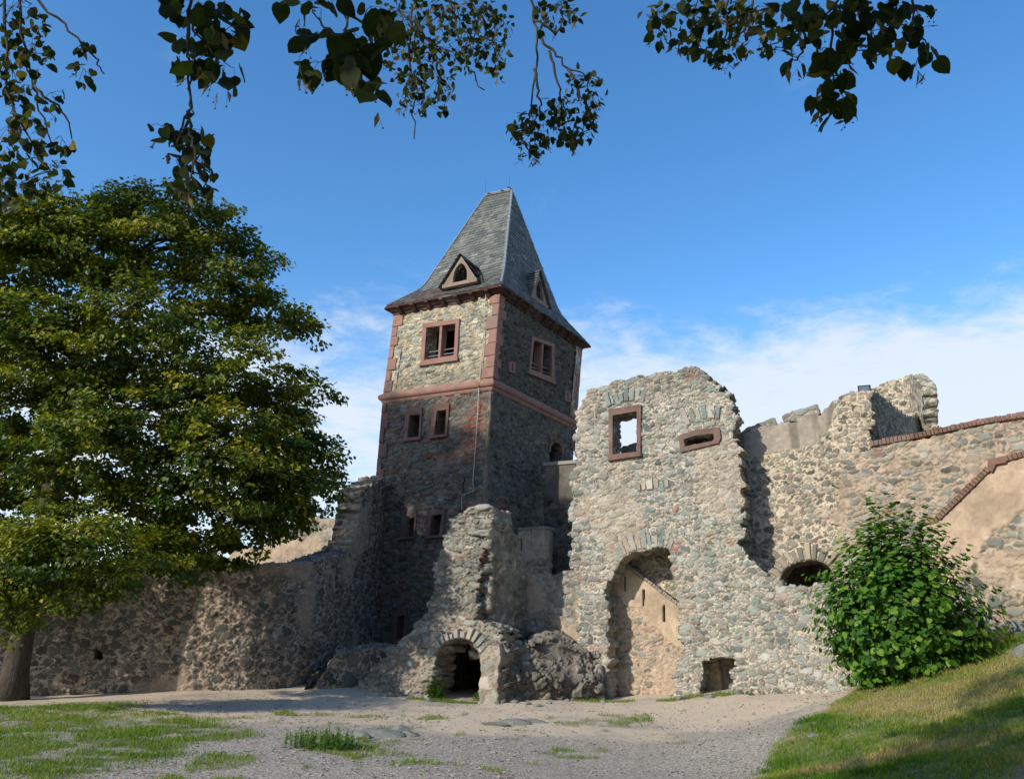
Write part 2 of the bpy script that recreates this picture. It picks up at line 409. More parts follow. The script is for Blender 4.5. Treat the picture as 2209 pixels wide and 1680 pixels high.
# ------------------------------------------------------------------ materials
def newmat(name):
    mt = bpy.data.materials.new(name); mt.use_nodes = True; return mt, NT(mt.node_tree)
def finish(t, col, rough=0.9, height=None, bump=0.5, dist=0.02, spec=0.25, extra=None):
    b = t.n('ShaderNodeBsdfPrincipled', {'Roughness': rough, 'Specular IOR Level': spec})
    t.t.links.new(col, b.inputs['Base Color']) if isinstance(col, bpy.types.NodeSocket) else setattr(b.inputs['Base Color'], 'default_value', col)
    if height is not None:
        bp = t.n('ShaderNodeBump', {'Strength': bump, 'Distance': dist, 'Height': height}); t.t.links.new(bp.outputs[0], b.inputs['Normal'])
    t.n('ShaderNodeOutputMaterial', {0: b.outputs[0]})
    return b
def C4(c): return (c[0], c[1], c[2], 1)
def masonry(name, mortar, stones, plaster=(.42, .32, .22), e0=.035, e1=.085, stain=.35, vmin=.55, vmax=1.25, lichen=(.30, .31, .27), lich=.25, bump=.75):
    mt, t = newmat(name)
    st = t.n('ShaderNodeAttribute', attribute_name='st'); s = t.n('ShaderNodeSeparateColor', {0: st.outputs['Color']})
    tn = t.n('ShaderNodeAttribute', attribute_name='tn'); q = t.n('ShaderNodeSeparateColor', {0: tn.outputs['Color']})
    ob = t.n('ShaderNodeTexCoord').outputs['Object']
    f1 = t.noise(ob, 22, 8, .7); f2 = t.noise(ob, 1.7, 6, .6); f3 = t.noise(ob, 60, 4, .7); f4 = t.noise(ob, 6, 5, .6, .5)
    ee = t.math('ADD', s.outputs[2], t.math('ADD', t.math('MULTIPLY', t.math('SUBTRACT', f1, .5), .13), t.math('MULTIPLY', t.math('SUBTRACT', f3, .5), .07)))
    mk = t.mr(ee, e0, e1); mk = t.math('MULTIPLY', mk, t.math('SUBTRACT', 1.0, q.outputs[0]))
    n = len(stones)
    sc_ = t.ramp(s.outputs[0], [(i/n, c) for i, c in enumerate(stones)], 'CONSTANT')
    val = t.math('ADD', vmin, t.math('MULTIPLY', s.outputs[1], vmax-vmin))
    val = t.math('MULTIPLY', val, t.mr(f1, .2, .8, .72, 1.3, False))
    val = t.math('MULTIPLY', val, t.mr(f3, .2, .8, .78, 1.22, False))
    vc = t.n('ShaderNodeCombineColor', {0: val, 1: val, 2: val}).outputs[0]
    sc_ = t.mixc(1.0, sc_, vc, 'MULTIPLY')
    sc_ = t.mixc(t.math('MULTIPLY', t.mr(f4, .5, .72), lich), sc_, C4(lichen))
    mo = t.mixc(t.mr(f4, .3, .7), C4([x*.72 for x in mortar]), C4([min(1, x*1.12) for x in mortar]))
    mo = t.mixc(t.mr(f3, .35, .8, 0, .35), mo, C4([x*.5 for x in mortar]))
    pl = t.mixc(t.mr(f4, .3, .75), C4([x*.8 for x in plaster]), C4([x*1.1 for x in plaster]))
    base = t.mixc(mk, mo, sc_)
    base = t.mixc(q.outputs[0], base, pl)
    base = t.mixc(q.outputs[1], base, t.mixc(f1, (.22, .075, .045, 1), (.40, .17, .11, 1)))
    stn = t.math('MULTIPLY', t.mr(f2, .42, .72), stain)
    dk = t.math('SUBTRACT', 1.0, t.math('MAXIMUM', stn, q.outputs[2]), clamp=True)
    dc = t.n('ShaderNodeCombineColor', {0: dk, 1: dk, 2: dk}).outputs[0]
    base = t.mixc(1.0, base, dc, 'MULTIPLY')
    hgt = t.math('ADD', t.math('MULTIPLY', f1, .6), t.math('ADD', t.math('MULTIPLY', f3, .35), t.math('MULTIPLY', mk, .55)))
    finish(t, base, .93, hgt, bump, .03, .15)
    return mt
GREENGREY = [(.20, .23, .19), (.27, .27, .24), (.16, .20, .18), (.33, .32, .28), (.24, .27, .23), (.36, .30, .25), (.19, .22, .22), (.29, .31, .27), (.40, .24, .19), (.23, .24, .21), (.30, .28, .22), (.13, .15, .14)]
M = {}
M['gate'] = masonry('gate_masonry', (.55, .48, .38), [(.22, .25, .21), (.27, .28, .24), (.17, .21, .19), (.36, .34, .29), (.24, .28, .23), (.30, .27, .23), (.19, .22, .21), (.36, .36, .31), (.33, .26, .21), (.29, .29, .25), (.33, .33, .30), (.25, .27, .23), (.38, .36, .30), (.27, .30, .26), (.36, .32, .26), (.17, .19, .18)], stain=.22, e0=.03, e1=.08)
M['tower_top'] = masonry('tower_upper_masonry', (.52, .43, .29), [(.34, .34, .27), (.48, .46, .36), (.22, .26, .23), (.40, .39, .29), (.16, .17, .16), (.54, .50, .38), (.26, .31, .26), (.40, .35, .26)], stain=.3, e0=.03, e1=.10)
M['tower_low'] = masonry('tower_lower_masonry', (.20, .165, .125), [(.12, .13, .115), (.09, .105, .10), (.15, .145, .12), (.11, .125, .125), (.18, .155, .125), (.08, .09, .085), (.18, .105, .08), (.135, .135, .115)], plaster=(.25, .22, .18), stain=.4, e0=.03, e1=.09)  # the dark plaster paints the tower's shade onto the rendered wall
M['tower_shade'] = masonry('tower_shade_masonry', (.20, .17, .125), [(.10, .11, .10), (.14, .15, .13), (.07, .08, .08), (.12, .12, .10), (.05, .055, .055), (.17, .16, .13), (.09, .11, .10), (.13, .12, .09)], stain=.3, e0=.03, e1=.10)  # tower_top palette darkened: the shade of the right face put into the colour
M['vault'] = masonry('vault_core', (.26, .22, .175), [(.20, .19, .16), (.26, .24, .20), (.16, .155, .135), (.23, .22, .18)], plaster=(.27, .23, .185), stain=.45, bump=1.0)
M['cellar'] = masonry('cellar_shade_masonry', (.06, .05, .04), [(.05, .045, .04), (.035, .03, .025), (.07, .06, .05)], stain=.3)  # near-black palette: the shade inside the arch put into the stone colour
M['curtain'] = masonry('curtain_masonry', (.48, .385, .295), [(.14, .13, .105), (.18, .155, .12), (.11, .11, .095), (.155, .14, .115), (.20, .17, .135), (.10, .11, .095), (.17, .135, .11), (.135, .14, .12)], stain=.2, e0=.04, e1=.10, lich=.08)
M['ruin'] = masonry('ruin_masonry', (.38, .32, .25), [(.24, .24, .20), (.30, .28, .23), (.20, .23, .20), (.34, .31, .25), (.27, .28, .24), (.31, .27, .22), (.19, .18, .16), (.36, .33, .28), (.25, .27, .24), (.29, .28, .25), (.22, .24, .21)], stain=.4, e0=.02, e1=.08, lich=.35)
M['rear'] = masonry('rear_masonry', (.58, .49, .36), [(.20, .19, .15), (.25, .24, .19), (.15, .16, .13), (.30, .28, .22), (.22, .21, .17), (.38, .31, .24), (.22, .25, .21), (.31, .24, .19)], plaster=(.36, .31, .25), stain=.25, e0=.05, e1=.11)
M['terrace'] = masonry('terrace_masonry', (.46, .36, .26), [(.24, .24, .19), (.30, .29, .23), (.19, .21, .18), (.34, .32, .26), (.36, .27, .21), (.26, .27, .23), (.16, .16, .14)], plaster=(.50, .38, .265), stain=.2, e0=.04, e1=.12)
M['inner'] = masonry('inner_masonry', (.50, .37, .26), [(.30, .27, .21), (.26, .26, .22), (.36, .31, .25), (.40, .29, .22), (.22, .23, .20)], plaster=(.52, .40, .28), stain=.2, e0=.05, e1=.12)

def sandstone(name, a, b, blocks=2.2, bump=.5):
    mt, t = newmat(name); ob = t.n('ShaderNodeTexCoord').outputs['Object']
    f1 = t.noise(ob, 3, 6, .6); f2 = t.noise(ob, 35, 6, .7); f3 = t.noise(ob, 9, 5, .6, .6)
    c = t.mixc(t.mr(f1, .35, .65), C4(a), C4(b)); c = t.mixc(t.mr(f3, .55, .8, 0, .55), c, C4([x*.45 for x in a]))
    isl = t.n('ShaderNodeNewGeometry').outputs['Random Per Island']; c = t.mixc(t.mr(isl, 0, 1, 0, .75, False), c, C4([b[0]*.62, b[1]*.75, b[2]*.8])); f4 = t.noise(ob, 1.3, 3, .5); c = t.mixc(t.mr(f4, .5, .7, 0, .5), c, (.20, .17, .14, 1)); c = t.mixc(t.mr(f2, .45, .8, 0, .4), c, C4([x*1.3 for x in b]))
    finish(t, c, .9, t.math('ADD', f2, t.math('MULTIPLY', f3, .6)), bump, .015, .15); return mt
M['red'] = sandstone('red_sandstone', (.22, .115, .09), (.33, .175, .135))
M['reddark'] = sandstone('weathered_sandstone', (.11, .06, .05), (.19, .105, .085))
M['redgate'] = sandstone('worn_sandstone', (.13, .075, .06), (.21, .125, .10))
M['wood'] = sandstone('old_wood', (.20, .13, .10), (.30, .22, .18))
M['cornice'] = sandstone('cornice_wood', (.05, .026, .02), (.10, .05, .04))
M['brickcope'] = sandstone('coping_brick', (.12, .07, .055), (.24, .13, .095))
M['coping'] = sandstone('grey_coping', (.24, .21, .17), (.34, .30, .25))
M['darkcope'] = sandstone('brown_coping', (.15, .085, .06), (.24, .14, .10))
M['darkstone'] = sandstone('dark_passage_stone', (.06, .055, .045), (.11, .10, .085))
def simple(name, col, rough=.6, metal=0.0, bump=0):
    mt, t = newmat(name); ob = t.n('ShaderNodeTexCoord').outputs['Object']; f = t.noise(ob, 20, 4)
    c = t.mixc(f, C4([x*.75 for x in col]), C4([x*1.2 for x in col])); b = finish(t, c, rough, f if bump else None, bump, .01); b.inputs['Metallic'].default_value = metal; return mt
M['metal'] = simple('grey_metal', (.35, .36, .37), .5, .6); M['lead'] = simple('lead_cap', (.26, .29, .30), .55, .3)
M['black'] = simple('black_box', (.02, .024, .03), .45); M['board'] = simple('interior_boards', (.05, .035, .025), .9); M['cable'] = simple('cable', (.42, .40, .36), .6)
# slates: one colour per slate from an attribute
mt, t = newmat('slate'); at_ = t.n('ShaderNodeAttribute', attribute_name='sl'); s_ = t.n('ShaderNodeSeparateColor', {0: at_.outputs['Color']})
ob = t.n('ShaderNodeTexCoord').outputs['Object']; f1 = t.noise(ob, 2.2, 6, .65); f2 = t.noise(ob, 30, 5, .7)
c = t.ramp(s_.outputs[0], [(0, (.05, .058, .055)), (.45, (.095, .105, .095)), (.8, (.14, .148, .13)), (1, (.23, .235, .21))])
c = t.mixc(t.mr(f1, .45, .7, 0, .5), c, (.25, .24, .18, 1)); c = t.mixc(t.mr(f2, .5, .8, 0, .5), c, (.38, .38, .34, 1))
c = t.mixc(t.math('MULTIPLY', s_.outputs[1], .9), c, (.06, .065, .07, 1)); finish(t, c, .62, f2, .3, .01, .4); M['slate'] = mt
# bark and leaves
mt, t = newmat('bark'); ob = t.n('ShaderNodeTexCoord').outputs['Object']; mp = t.n('ShaderNodeMapping', {0: ob, 3: (9, 9, 2)})
f = t.noise(mp.outputs[0], 2, 7, .7, .5); finish(t, t.ramp(f, [(.3, (.03, .024, .018)), (.7, (.10, .085, .065))]), .95, f, 1, .04); M['bark'] = mt
def leafmat(name, stops, tcol, tr=.35, rough=.5, spec=.3):
    mt, t = newmat(name); a = t.n('ShaderNodeAttribute', attribute_name='lf'); s = t.n('ShaderNodeSeparateColor', {0: a.outputs['Color']})
    ob = t.n('ShaderNodeTexCoord').outputs['Object']; f = t.noise(ob, 40, 3)
    c = t.ramp(s.outputs[0], stops); c = t.mixc(t.mr(f, .3, .7, 0, .4), c, C4([x*.6 for x in stops[0][1]]))
    b = t.n('ShaderNodeBsdfPrincipled', {'Roughness': rough, 'Specular IOR Level': spec}); t.t.links.new(c, b.inputs['Base Color'])
    tl = t.n('ShaderNodeBsdfTranslucent', {0: t.mixc(1.0, c, C4(tcol), 'MULTIPLY')})
    mx = t.n('ShaderNodeMixShader', {0: tr, 1: b.outputs[0], 2: tl.outputs[0]}); t.n('ShaderNodeOutputMaterial', {0: mx.outputs[0]}); return mt
M['leaf_tree'] = leafmat('lime_tree_leaves', [(0, (.022, .045, .005)), (.40, (.06, .10, .009)), (.70, (.19, .215, .014)), (1, (.42, .35, .022))], (1.5, 1.7, .7), .3)
M['leaf_bush'] = leafmat('bush_leaves', [(0, (.022, .07, .008)), (.5, (.06, .16, .016)), (1, (.20, .32, .03))], (1.5, 1.8, .6), .32, .5, .28)
M['leaf_over'] = leafmat('overhanging_leaves', [(0, (.010, .018, .004)), (.55, (.026, .042, .007)), (.85, (.075, .085, .012)), (1, (.16, .125, .018))], (1.4, 1.6, .6), .3, .6, .12)  # leaf colours darkened to stand in for shade on the boughs
M['fruit'] = simple('lime_fruit', (.10, .09, .04), .8); M['bract'] = leafmat('bracts', [(0, (.12, .12, .05)), (1, (.22, .14, .06))], (1.2, 1.1, .7), .35)
M['grass'] = leafmat('grass_blades', [(0, (.055, .14, .010)), (.45, (.17, .27, .018)), (.72, (.26, .26, .05)), (1, (.46, .35, .16))], (1.4, 1.6, .6), .3, .6, .2)
M['weed'] = leafmat('weed_leaves', [(0, (.05, .12, .015)), (.6, (.10, .19, .025)), (1, (.17, .25, .05))], (1.4, 1.7, .6), .3)
mt, t = newmat('pebbles'); a = t.n('ShaderNodeAttribute', attribute_name='lf'); s = t.n('ShaderNodeSeparateColor', {0: a.outputs['Color']})
finish(t, t.ramp(s.outputs[0], [(0, (.13, .125, .115)), (.5, (.26, .25, .23)), (.85, (.36, .33, .29)), (1, (.34, .22, .16))]), .85); M['pebble'] = mt
M['rock'] = sandstone('bed_rock', (.15, .145, .125), (.24, .23, .20), bump=.9)
# ================================================================== GROUND
anch = [(1258, 1510, 21.4), (1590, 1490, 20.2), (1850, 1485, 18.8), (60, 1500, 20.5), (400, 1489, 20.8), (640, 1486, 21.6), (810, 1480, 21.9), (1000, 1512, 20.3),
        (1180, 1510, 20.0), (1400, 1489, 22.6), (1900, 1476, 15.5), (2209, 1350, 16.5), (2209, 1490, 12), (2209, 1680, 7.2), (1860, 1680, 8.3), (2050, 1440, 15.2),
        (2000, 1580, 11.0), (1760, 1530, 15.5), (1700, 1575, 13.2), (1640, 1620, 12.4), (1620, 1680, 10.6)]
GA = [atY(*a) for a in anch] + [np.array(p, float) for p in ((-9, 9, 0), (-5, 11, 0), (-9, 15, -.03), (-3, 14, 0), (0, 10, 0), (0, 15, 0), (3, 15, .03), (-3, 18, 0), (0, 0, 0), (-12, 0, 0), (2.5, 5, .12), (0, -12, 0),
      (-20, 12, -.1), (-20, 24, -.1), (-4, 27, .25), (3, 30, .3), (12, 30, .5), (12, 18.5, 2.4), (10, 12, 2.0), (7.5, 5, 1.5), (7, -2, 1.4), (16, 12, 3), (16, 24, 2))]
GA = np.array(GA)
def tps_fit(P, z, lam=0.02):
    n = len(P); r = np.hypot(P[:, None, 0]-P[None, :, 0], P[:, None, 1]-P[None, :, 1]); K = np.where(r > 0, r*r*np.log(r+1e-12), 0)+lam*np.eye(n)
    A = np.zeros((n+3, n+3)); A[:n, :n] = K; A[:n, n] = 1; A[:n, n+1:] = P; A[n, :n] = 1; A[n+1:, :n] = P.T
    return np.linalg.solve(A, np.concatenate([z, [0, 0, 0]]))
GW = tps_fit(GA[:, :2], GA[:, 2])
def gz(x, y):
    x = np.atleast_1d(np.asarray(x, float)); y = np.atleast_1d(np.asarray(y, float)); n = len(GA); z = np.full(len(x), GW[n])+GW[n+1]*x+GW[n+2]*y
    for i in range(n):
        r2 = (x-GA[i, 0])**2+(y-GA[i, 1])**2; z = z+GW[i]*.5*r2*np.log(r2+1e-12)
    far = sstep(np.maximum(np.abs(x)-15, np.maximum(y-28, -y-6)), 0, 10)
    z = np.clip(z, -.5, 3.2)
    z = z*(1-far)
    return z
def onground(px, py):
    """where the line of sight meets the ground"""
    d = ray(px, py); lo, hi = 2.0, 40.0; T = np.linspace(lo, hi, 900)/d[1]; P = CAM+T[:, None]*d; dz = P[:, 2]-gz(P[:, 0], P[:, 1])
    k = np.argmax(dz < 0) if (dz < 0).any() else len(T)-1
    return P[k]
edge_px = [(1560, 1760), (1600, 1700), (1625, 1650), (1650, 1610), (1690, 1580), (1740, 1548), (1790, 1520), (1835, 1496)]
BANK = np.array([onground(*p)[:2] for p in edge_px]+[atY(1870, 1478, 18.0)[:2], (9.5, 19.5), (30, 22), (30, -8), (3.5, -8), (2.0, 4)])
PATCH = np.array([onground(*p)[:2] for p in [(-350, 1528), (0, 1524), (200, 1516), (310, 1520), (330, 1534), (430, 1545), (540, 1560), (560, 1575), (520, 1598), (430, 1612), (400, 1628), (300, 1660), (150, 1700), (50, 1760), (-350, 1760)]])
PATCH2 = np.array([onground(*p)[:2] for p in [(620, 1602), (640, 1588), (720, 1584), (800, 1590), (840, 1608), (830, 1636), (770, 1652), (690, 1630)]])
STRIP = [np.array([onground(*p)[:2] for p in q]) for q in ([(1440, 1510), (1500, 1503), (1580, 1496), (1700, 1490), (1830, 1482)], [(905, 1506), (960, 1512), (1010, 1516), (1085, 1512)], [(1265, 1512), (1345, 1512)], [(815, 1482), (900, 1490)])]
def grassmask(x, y):
    Q = np.stack([x, y, 0*x], 1); n_ = fbm(Q*.9, 41, 4)-.5; n2_ = fbm(Q*3.1, 47, 4)-.5
    def sd(poly): d = pdist(poly, x, y); return np.where(inside(poly, x, y), d, -d)
    bf = sstep(sd(BANK)+n_*.5+n2_*.5, -.05, .25); b = bf*(1-.45*sstep(n2_+n_*.6, .02, .14))
    p = sstep(sd(PATCH)+n_*1.6+n2_*.7+.1, -.1, .45)*(1-.85*sstep(n2_+n_*.6, .0, .11))
    p2 = sstep(sd(PATCH2)+n_*.5+n2_*.8, -.1, .3)*(1-.7*sstep(n2_, .0, .12))
    s = np.zeros(len(x))
    for k, q in enumerate(STRIP): s = np.maximum(s, sstep(.30-pdist(q, x, y, False)+n2_*.6, 0, .15))
    sp = sstep(n_*1.0+n2_*.9, .17, .26)*.5*(y < 18)*(x < 3)
    return b, np.maximum.reduce([p, p2, s, sp]), bf
gx = np.unique(np.concatenate([np.linspace(-300, -30, 12), np.arange(-30, -12, 1.0), np.arange(-12, 12.01, .1), np.arange(13, 31, 1.0), np.linspace(32, 300, 12)]))
gy = np.unique(np.concatenate([np.linspace(-200, -8, 12), np.arange(-7, 5, .6), np.arange(5, 26, .1), np.arange(26, 40, 1.0), np.linspace(42, 900, 16)]))
GX, GY = np.meshgrid(gx, gy, indexing='ij'); ax, ay = GX.ravel(), GY.ravel(); azz = gz(ax, ay)
_, mp_, mb_ = grassmask(ax, ay)
azz = azz + (.035*(fbm(np.stack([ax*1.5, ay*1.5, 0*ax], 1), 3, 4)-.5) + .02*(fbm(np.stack([ax*7, ay*7, 0*ax], 1), 4, 2)-.5))*(np.abs(ax) < 13) + mb_*.05*(fbm(np.stack([ax*4, ay*4, 0*ax], 1), 14, 3)-.5)
ii = np.arange(len(ax)).reshape(GX.shape); q = np.stack([ii[:-1, :-1], ii[1:, :-1], ii[1:, 1:], ii[:-1, 1:]], -1).reshape(-1, 4)
mt, t = newmat('gravel_ground'); ob = t.n('ShaderNodeTexCoord').outputs['Object']
a = t.n('ShaderNodeAttribute', attribute_name='gr'); s = t.n('ShaderNodeSeparateColor', {0: a.outputs['Color']})
f1 = t.noise(ob, .35, 5, .6, .4); f2 = t.noise(ob, 4, 6, .65); f3 = t.noise(ob, 45, 5, .75)
vo = t.n('ShaderNodeTexVoronoi', {'Scale': 42.0}); t.t.links.new(ob, vo.inputs['Vector']); vs2 = t.n('ShaderNodeSeparateColor', {0: vo.outputs['Color']})
gr_ = t.ramp(vs2.outputs[0], [(0, (.22, .20, .165)), (.5, (.42, .385, .315)), (.9, (.56, .505, .41)), (1, (.64, .59, .49))])
gr_ = t.mixc(t.mr(vo.outputs['Distance'], .2, .75, 0, .55), gr_, (.14, .115, .09, 1))
dirt = t.mixc(f2, (.47, .375, .27, 1), (.64, .535, .40, 1)); dirt = t.mixc(t.mr(f3, .45, .8, 0, .6), dirt, (.20, .16, .12, 1))
near = t.mr(s.outputs[2], .25, .75)
gm = t.mr(t.math('ADD', t.math('ADD', f1, t.math('MULTIPLY', near, .30)), t.math('MULTIPLY', f2, .22)), .58, .80)
col = t.mixc(gm, dirt, gr_)
tan_ = t.mixc(f3, (.20, .145, .075, 1), (.36, .27, .15, 1)); gc = t.mixc(t.mr(f2, .4, .65), (.10, .14, .025, 1), tan_)
col = t.mixc(t.math('MULTIPLY', s.outputs[0], .85), col, gc); col = t.mixc(t.math('MULTIPLY', s.outputs[1], .8), col, t.mixc(f2, (.06, .09, .02, 1), (.16, .15, .07, 1)))
finish(t, col, .95, t.math('ADD', t.math('MULTIPLY', vo.outputs['Distance'], -.5), t.math('ADD', f3, t.math('MULTIPLY', f2, .8))), .7, .02, .1); M['ground'] = mt
nearv = sstep(18.5-ay+.0*ax, 0, 8)
g = mesh('ground', np.stack([ax, ay, azz], 1), q, M['ground'], None, {'gr': np.stack([mb_, mp_, nearv], 1)}, True, origin=(0, 0, 0)); tag(g, kind='structure')
g['label'] = 'gravel and bare earth castle yard rising to a bank on the right'

# grass blades
def blades(x, y, h, wd, lean, tone):
    n = len(x); z = gz(x, y); an = RNG.uniform(0, 2*np.pi, n); ln = RNG.uniform(0, 2*np.pi, n)
    B = np.stack([x, y, z-.01], 1); sd = np.stack([np.cos(an), np.sin(an), 0*an], 1)*wd[:, None]*.5; l = np.stack([np.cos(ln), np.sin(ln), 0*ln], 1)
    mid = B+np.stack([0*x, 0*x, h*.6], 1)+l*(h*lean*.3)[:, None]; tip = B+np.stack([0*x, 0*x, h], 1)+l*(h*lean)[:, None]
    V = np.stack([B-sd, B+sd, mid+sd*.7, mid-sd*.7, tip], 1).reshape(-1, 3); o = np.arange(n)[:, None]*5
    return V, o+np.array([[0, 1, 2, 3]]), o+np.array([[3, 2, 4]]), np.repeat(np.stack([tone, tone, tone], 1), 5, 0)
def scatter_grass(x0, x1, y0, y1, n, which, hmin, hmax, dry):
    x = RNG.uniform(x0, x1, n); y = y0+(y1-y0)*RNG.uniform(0, 1, n)**1.25
    b, p = grassmask(x, y)[:2]; mk = b if which == 0 else p
    Q = np.stack([x, y, 0*x], 1); cl_ = fbm(Q*2.2, 61, 3); dr = fbm(Q*.8, 67, 4)
    keep = RNG.uniform(0, 1, n) < mk*(.35+1.1*cl_)
    x, y, cl_, dr = x[keep], y[keep], cl_[keep], dr[keep]
    h = RNG.uniform(hmin, hmax, len(x))*(.5+1.1*cl_); tone = np.clip(RNG.normal(.34, .16, len(x))+dry*(dr-.40)*3.2+(RNG.uniform(0, 1, len(x)) < .12)*.35, 0, 1)
    return blades(x, y, h, RNG.uniform(.006, .013, len(x)), RNG.uniform(.2, .9, len(x)), tone)
def emit(name, parts, label, cat):
    V = np.concatenate([p[0] for p in parts]); off = 0; f4 = []; f3_ = []
    for p in parts: f4.append(p[1]+off); f3_.append(p[2]+off); off += len(p[0])
    o = mesh(name, V, [np.concatenate(f4), np.concatenate(f3_)], M['grass'], None, {'lf': np.concatenate([p[3] for p in parts])}, False, origin=(0, 0, 0))
    return tag(o, label, cat, kind='stuff')
emit('grass', [scatter_grass(2.2, 12, 5.5, 19, 260000, 0, .03, .085, .85)], 'sunlit yellow green grass growing on the bank at the right', 'grass')
emit('grass', [scatter_grass(-10, 8, 7.5, 22, 480000, 1, .025, .07, .15)], 'low green grass patches growing in the gravel yard', 'grass')
# pebbles
OCT = np.array([(1, 0, 0), (0, 1, 0), (-1, 0, 0), (0, -1, 0), (0, 0, .75), (0, 0, -.5), (.62, .62, .35), (-.62, .62, .35), (-.62, -.62, .35), (.62, -.62, .35)], float)
OF = np.array([(0, 6, 4), (6, 1, 4), (1, 7, 4), (7, 2, 4), (2, 8, 4), (8, 3, 4), (3, 9, 4), (9, 0, 4), (0, 1, 6), (1, 2, 7), (2, 3, 8), (3, 0, 9), (1, 0, 5), (2, 1, 5), (3, 2, 5), (0, 3, 5)])
n = 26000; x = RNG.uniform(-8, 7, n); y = 8+12.5*RNG.uniform(0, 1, n)**1.5; b, p, _ = grassmask(x, y); cl_ = fbm(np.stack([x*.7, y*.7, 0*x], 1), 71, 4)
k = (b < .25) & (p < .5) & (RNG.uniform(0, 1, n) < .25+1.3*(cl_-.25)) & (RNG.uniform(0, 1, n) < np.clip(1.5-(y-8)/12, .2, 1)); x, y = x[k], y[k]; n = len(x)
sz = .006+.016*RNG.uniform(0, 1, n)**3.0; an = RNG.uniform(0, 6.28, n); c_, s_ = np.cos(an), np.sin(an); jj = 1+RNG.uniform(-.3, .3, (n, 10, 3))
O = OCT[None]*jj*sz[:, None, None]; O[:, :, 0] *= 1.35; X = O[:, :, 0]*c_[:, None]-O[:, :, 1]*s_[:, None]+x[:, None]; Y = O[:, :, 0]*s_[:, None]+O[:, :, 1]*c_[:, None]+y[:, None]; Z = O[:, :, 2]+(gz(x, y)+sz*.3)[:, None]
tone = np.repeat(RNG.uniform(0, 1, n)[:, None], 10, 1).ravel()
tag(mesh('gravel', np.stack([X, Y, Z], -1).reshape(-1, 3), (np.arange(n)[:, None, None]*10+OF[None]).reshape(-1, 3), M['pebble'], None, {'lf': np.stack([tone]*3, 1)}, False, origin=(0, 0, 0)), 'loose grey gravel scattered over the castle yard', 'gravel', kind='stuff')

# ================================================================== CASTLE TOWER
D2 = 1/.6903
def T_at(px, z): return atZ(px[0], px[1], z)
Ns = atY(1061.4, 830.1, 25.5); Ls = atZ(827.7, 861.2, Ns[2]); Rs = atZ(1240.8, 918.1, Ns[2]); Bs = Ls+Rs-Ns
Nt = atY(1078.6, 636.8, 25.5); Lt = atZ(850.8, 678.2, Nt[2]); Rt = atZ(1254.6, 752.4, Nt[2]); Bt = Lt+Rt-Nt
def to_ground(A, B, z=-.4): A = np.asarray(A); B = np.asarray(B); return A+(B-A)*((z-A[2])/(B[2]-A[2]))
Nb = to_ground(Ns, atY(1034, 1300, 25.25)); Lb = to_ground(Ls, atY(802, 1250, 27.85)); Rb = to_ground(Rs, atY(1208, 1300, 30.6)); Bb = Lb+Rb-Nb
tower = thing('castle_tower', 'tall square stone tower with red sandstone corners and a steep slate roof', 'tower', (Ns[0], 27.5, 0.1))
def face_plane(A, B, A2): return Plane(A, B-A, A2-A)                # A left bottom, B right bottom, A2 left top
upL = Plane(Ls, Ns-Ls, ((Nt-Ns)+(Lt-Ls))/2); upR = Plane(Ns, Rs-Ns, ((Nt-Ns)+(Rt-Rs))/2)
loL = Plane(Ls, Ns-Ls, ((Ns-Nb)+(Ls-Lb))/2); loR = Plane(Ns, Rs-Ns, ((Ns-Nb)+(Rs-Rb))/2)
def quad_uv(fr, pts):                                               # world points to wall coordinates
    Mx = np.stack([fr.u, fr.v, fr.n], 1); return np.array([np.linalg.solve(Mx, np.asarray(p)-fr.O)[:2] for p in pts])
def brick_tint(centres):
    def f(P, uv):
        r = np.zeros(len(P)); d = np.zeros(len(P)); pl = np.zeros(len(P))
        for (a, b, ra, rb, s_) in centres:
            q_ = ((uv[:, 0]-a)/ra)**2+((uv[:, 1]-b)/rb)**2; rows = (np.floor(uv[:, 1]/.075+.2*fbm(np.stack([uv[:, 0]*2, uv[:, 1]*2, 0*r], 1), 8, 2)) % 2)*.25
            r = np.maximum(r, s_*sstep(1.1-q_+.9*(fbm(np.stack([uv[:, 0]*3, uv[:, 1]*6, 0*r], 1), 5, 3)-.5), 0.1, .6)*(.75+rows)*sstep(fbm(np.stack([uv[:, 0]*7, uv[:, 1]*16, 0*r], 1), 6, 2), .38, .55))
        return pl, r, d
    return f
# openings, pixel outlines (outer frame, inner light)
def rect_px(fr, p): return PX(fr, p)
W1 = [(914, 699), (993, 688), (988, 775), (909, 787)]; W1i = [(922, 708), (985, 699), (981, 767), (917, 778)]
W2 = [(1145, 725), (1193, 742), (1193, 825), (1139, 803)]; W2i = [(1149, 734), (1188, 748), (1187, 813), (1143, 797)]
W3 = [(877, 882), (912, 878), (909, 946), (873, 950)]; W3i = [(885, 897), (908, 894), (905, 942), (880, 945)]
W4 = [(934, 873), (971, 870), (966, 939), (928, 944)]; W4i = [(944, 887), (965, 884), (961, 937), (938, 940)]
W5 = [(870, 1107), (901, 1104), (896, 1159), (863, 1163)]; W5i = [(881, 1119), (896, 1117), (893, 1158), (877, 1159)]
W6 = [(923, 1101), (963, 1097), (956, 1156), (919, 1160)]; W6i = [(933, 1112), (955, 1109), (949, 1153), (928, 1157)]
W7 = [(850, 1318), (880, 1315), (877, 1384), (845, 1387)]; W7i = [(860, 1329), (876, 1327), (872, 1376), (857, 1378)]
ARCH = [(1186, 997), (1186, 975), (1188, 962), (1193, 955), (1200, 954), (1206, 958), (1210, 966), (1211, 978), (1211, 1000)]
SL1 = [(1097, 779), (1110, 782), (1109, 806), (1096, 802)]; SL2 = [(1217, 842), (1229, 847), (1229, 868), (1217, 864)]
def shr(poly, f): c = np.mean(poly, 0); return [tuple(c+(np.array(p)-c)*np.array(f)) for p in poly]
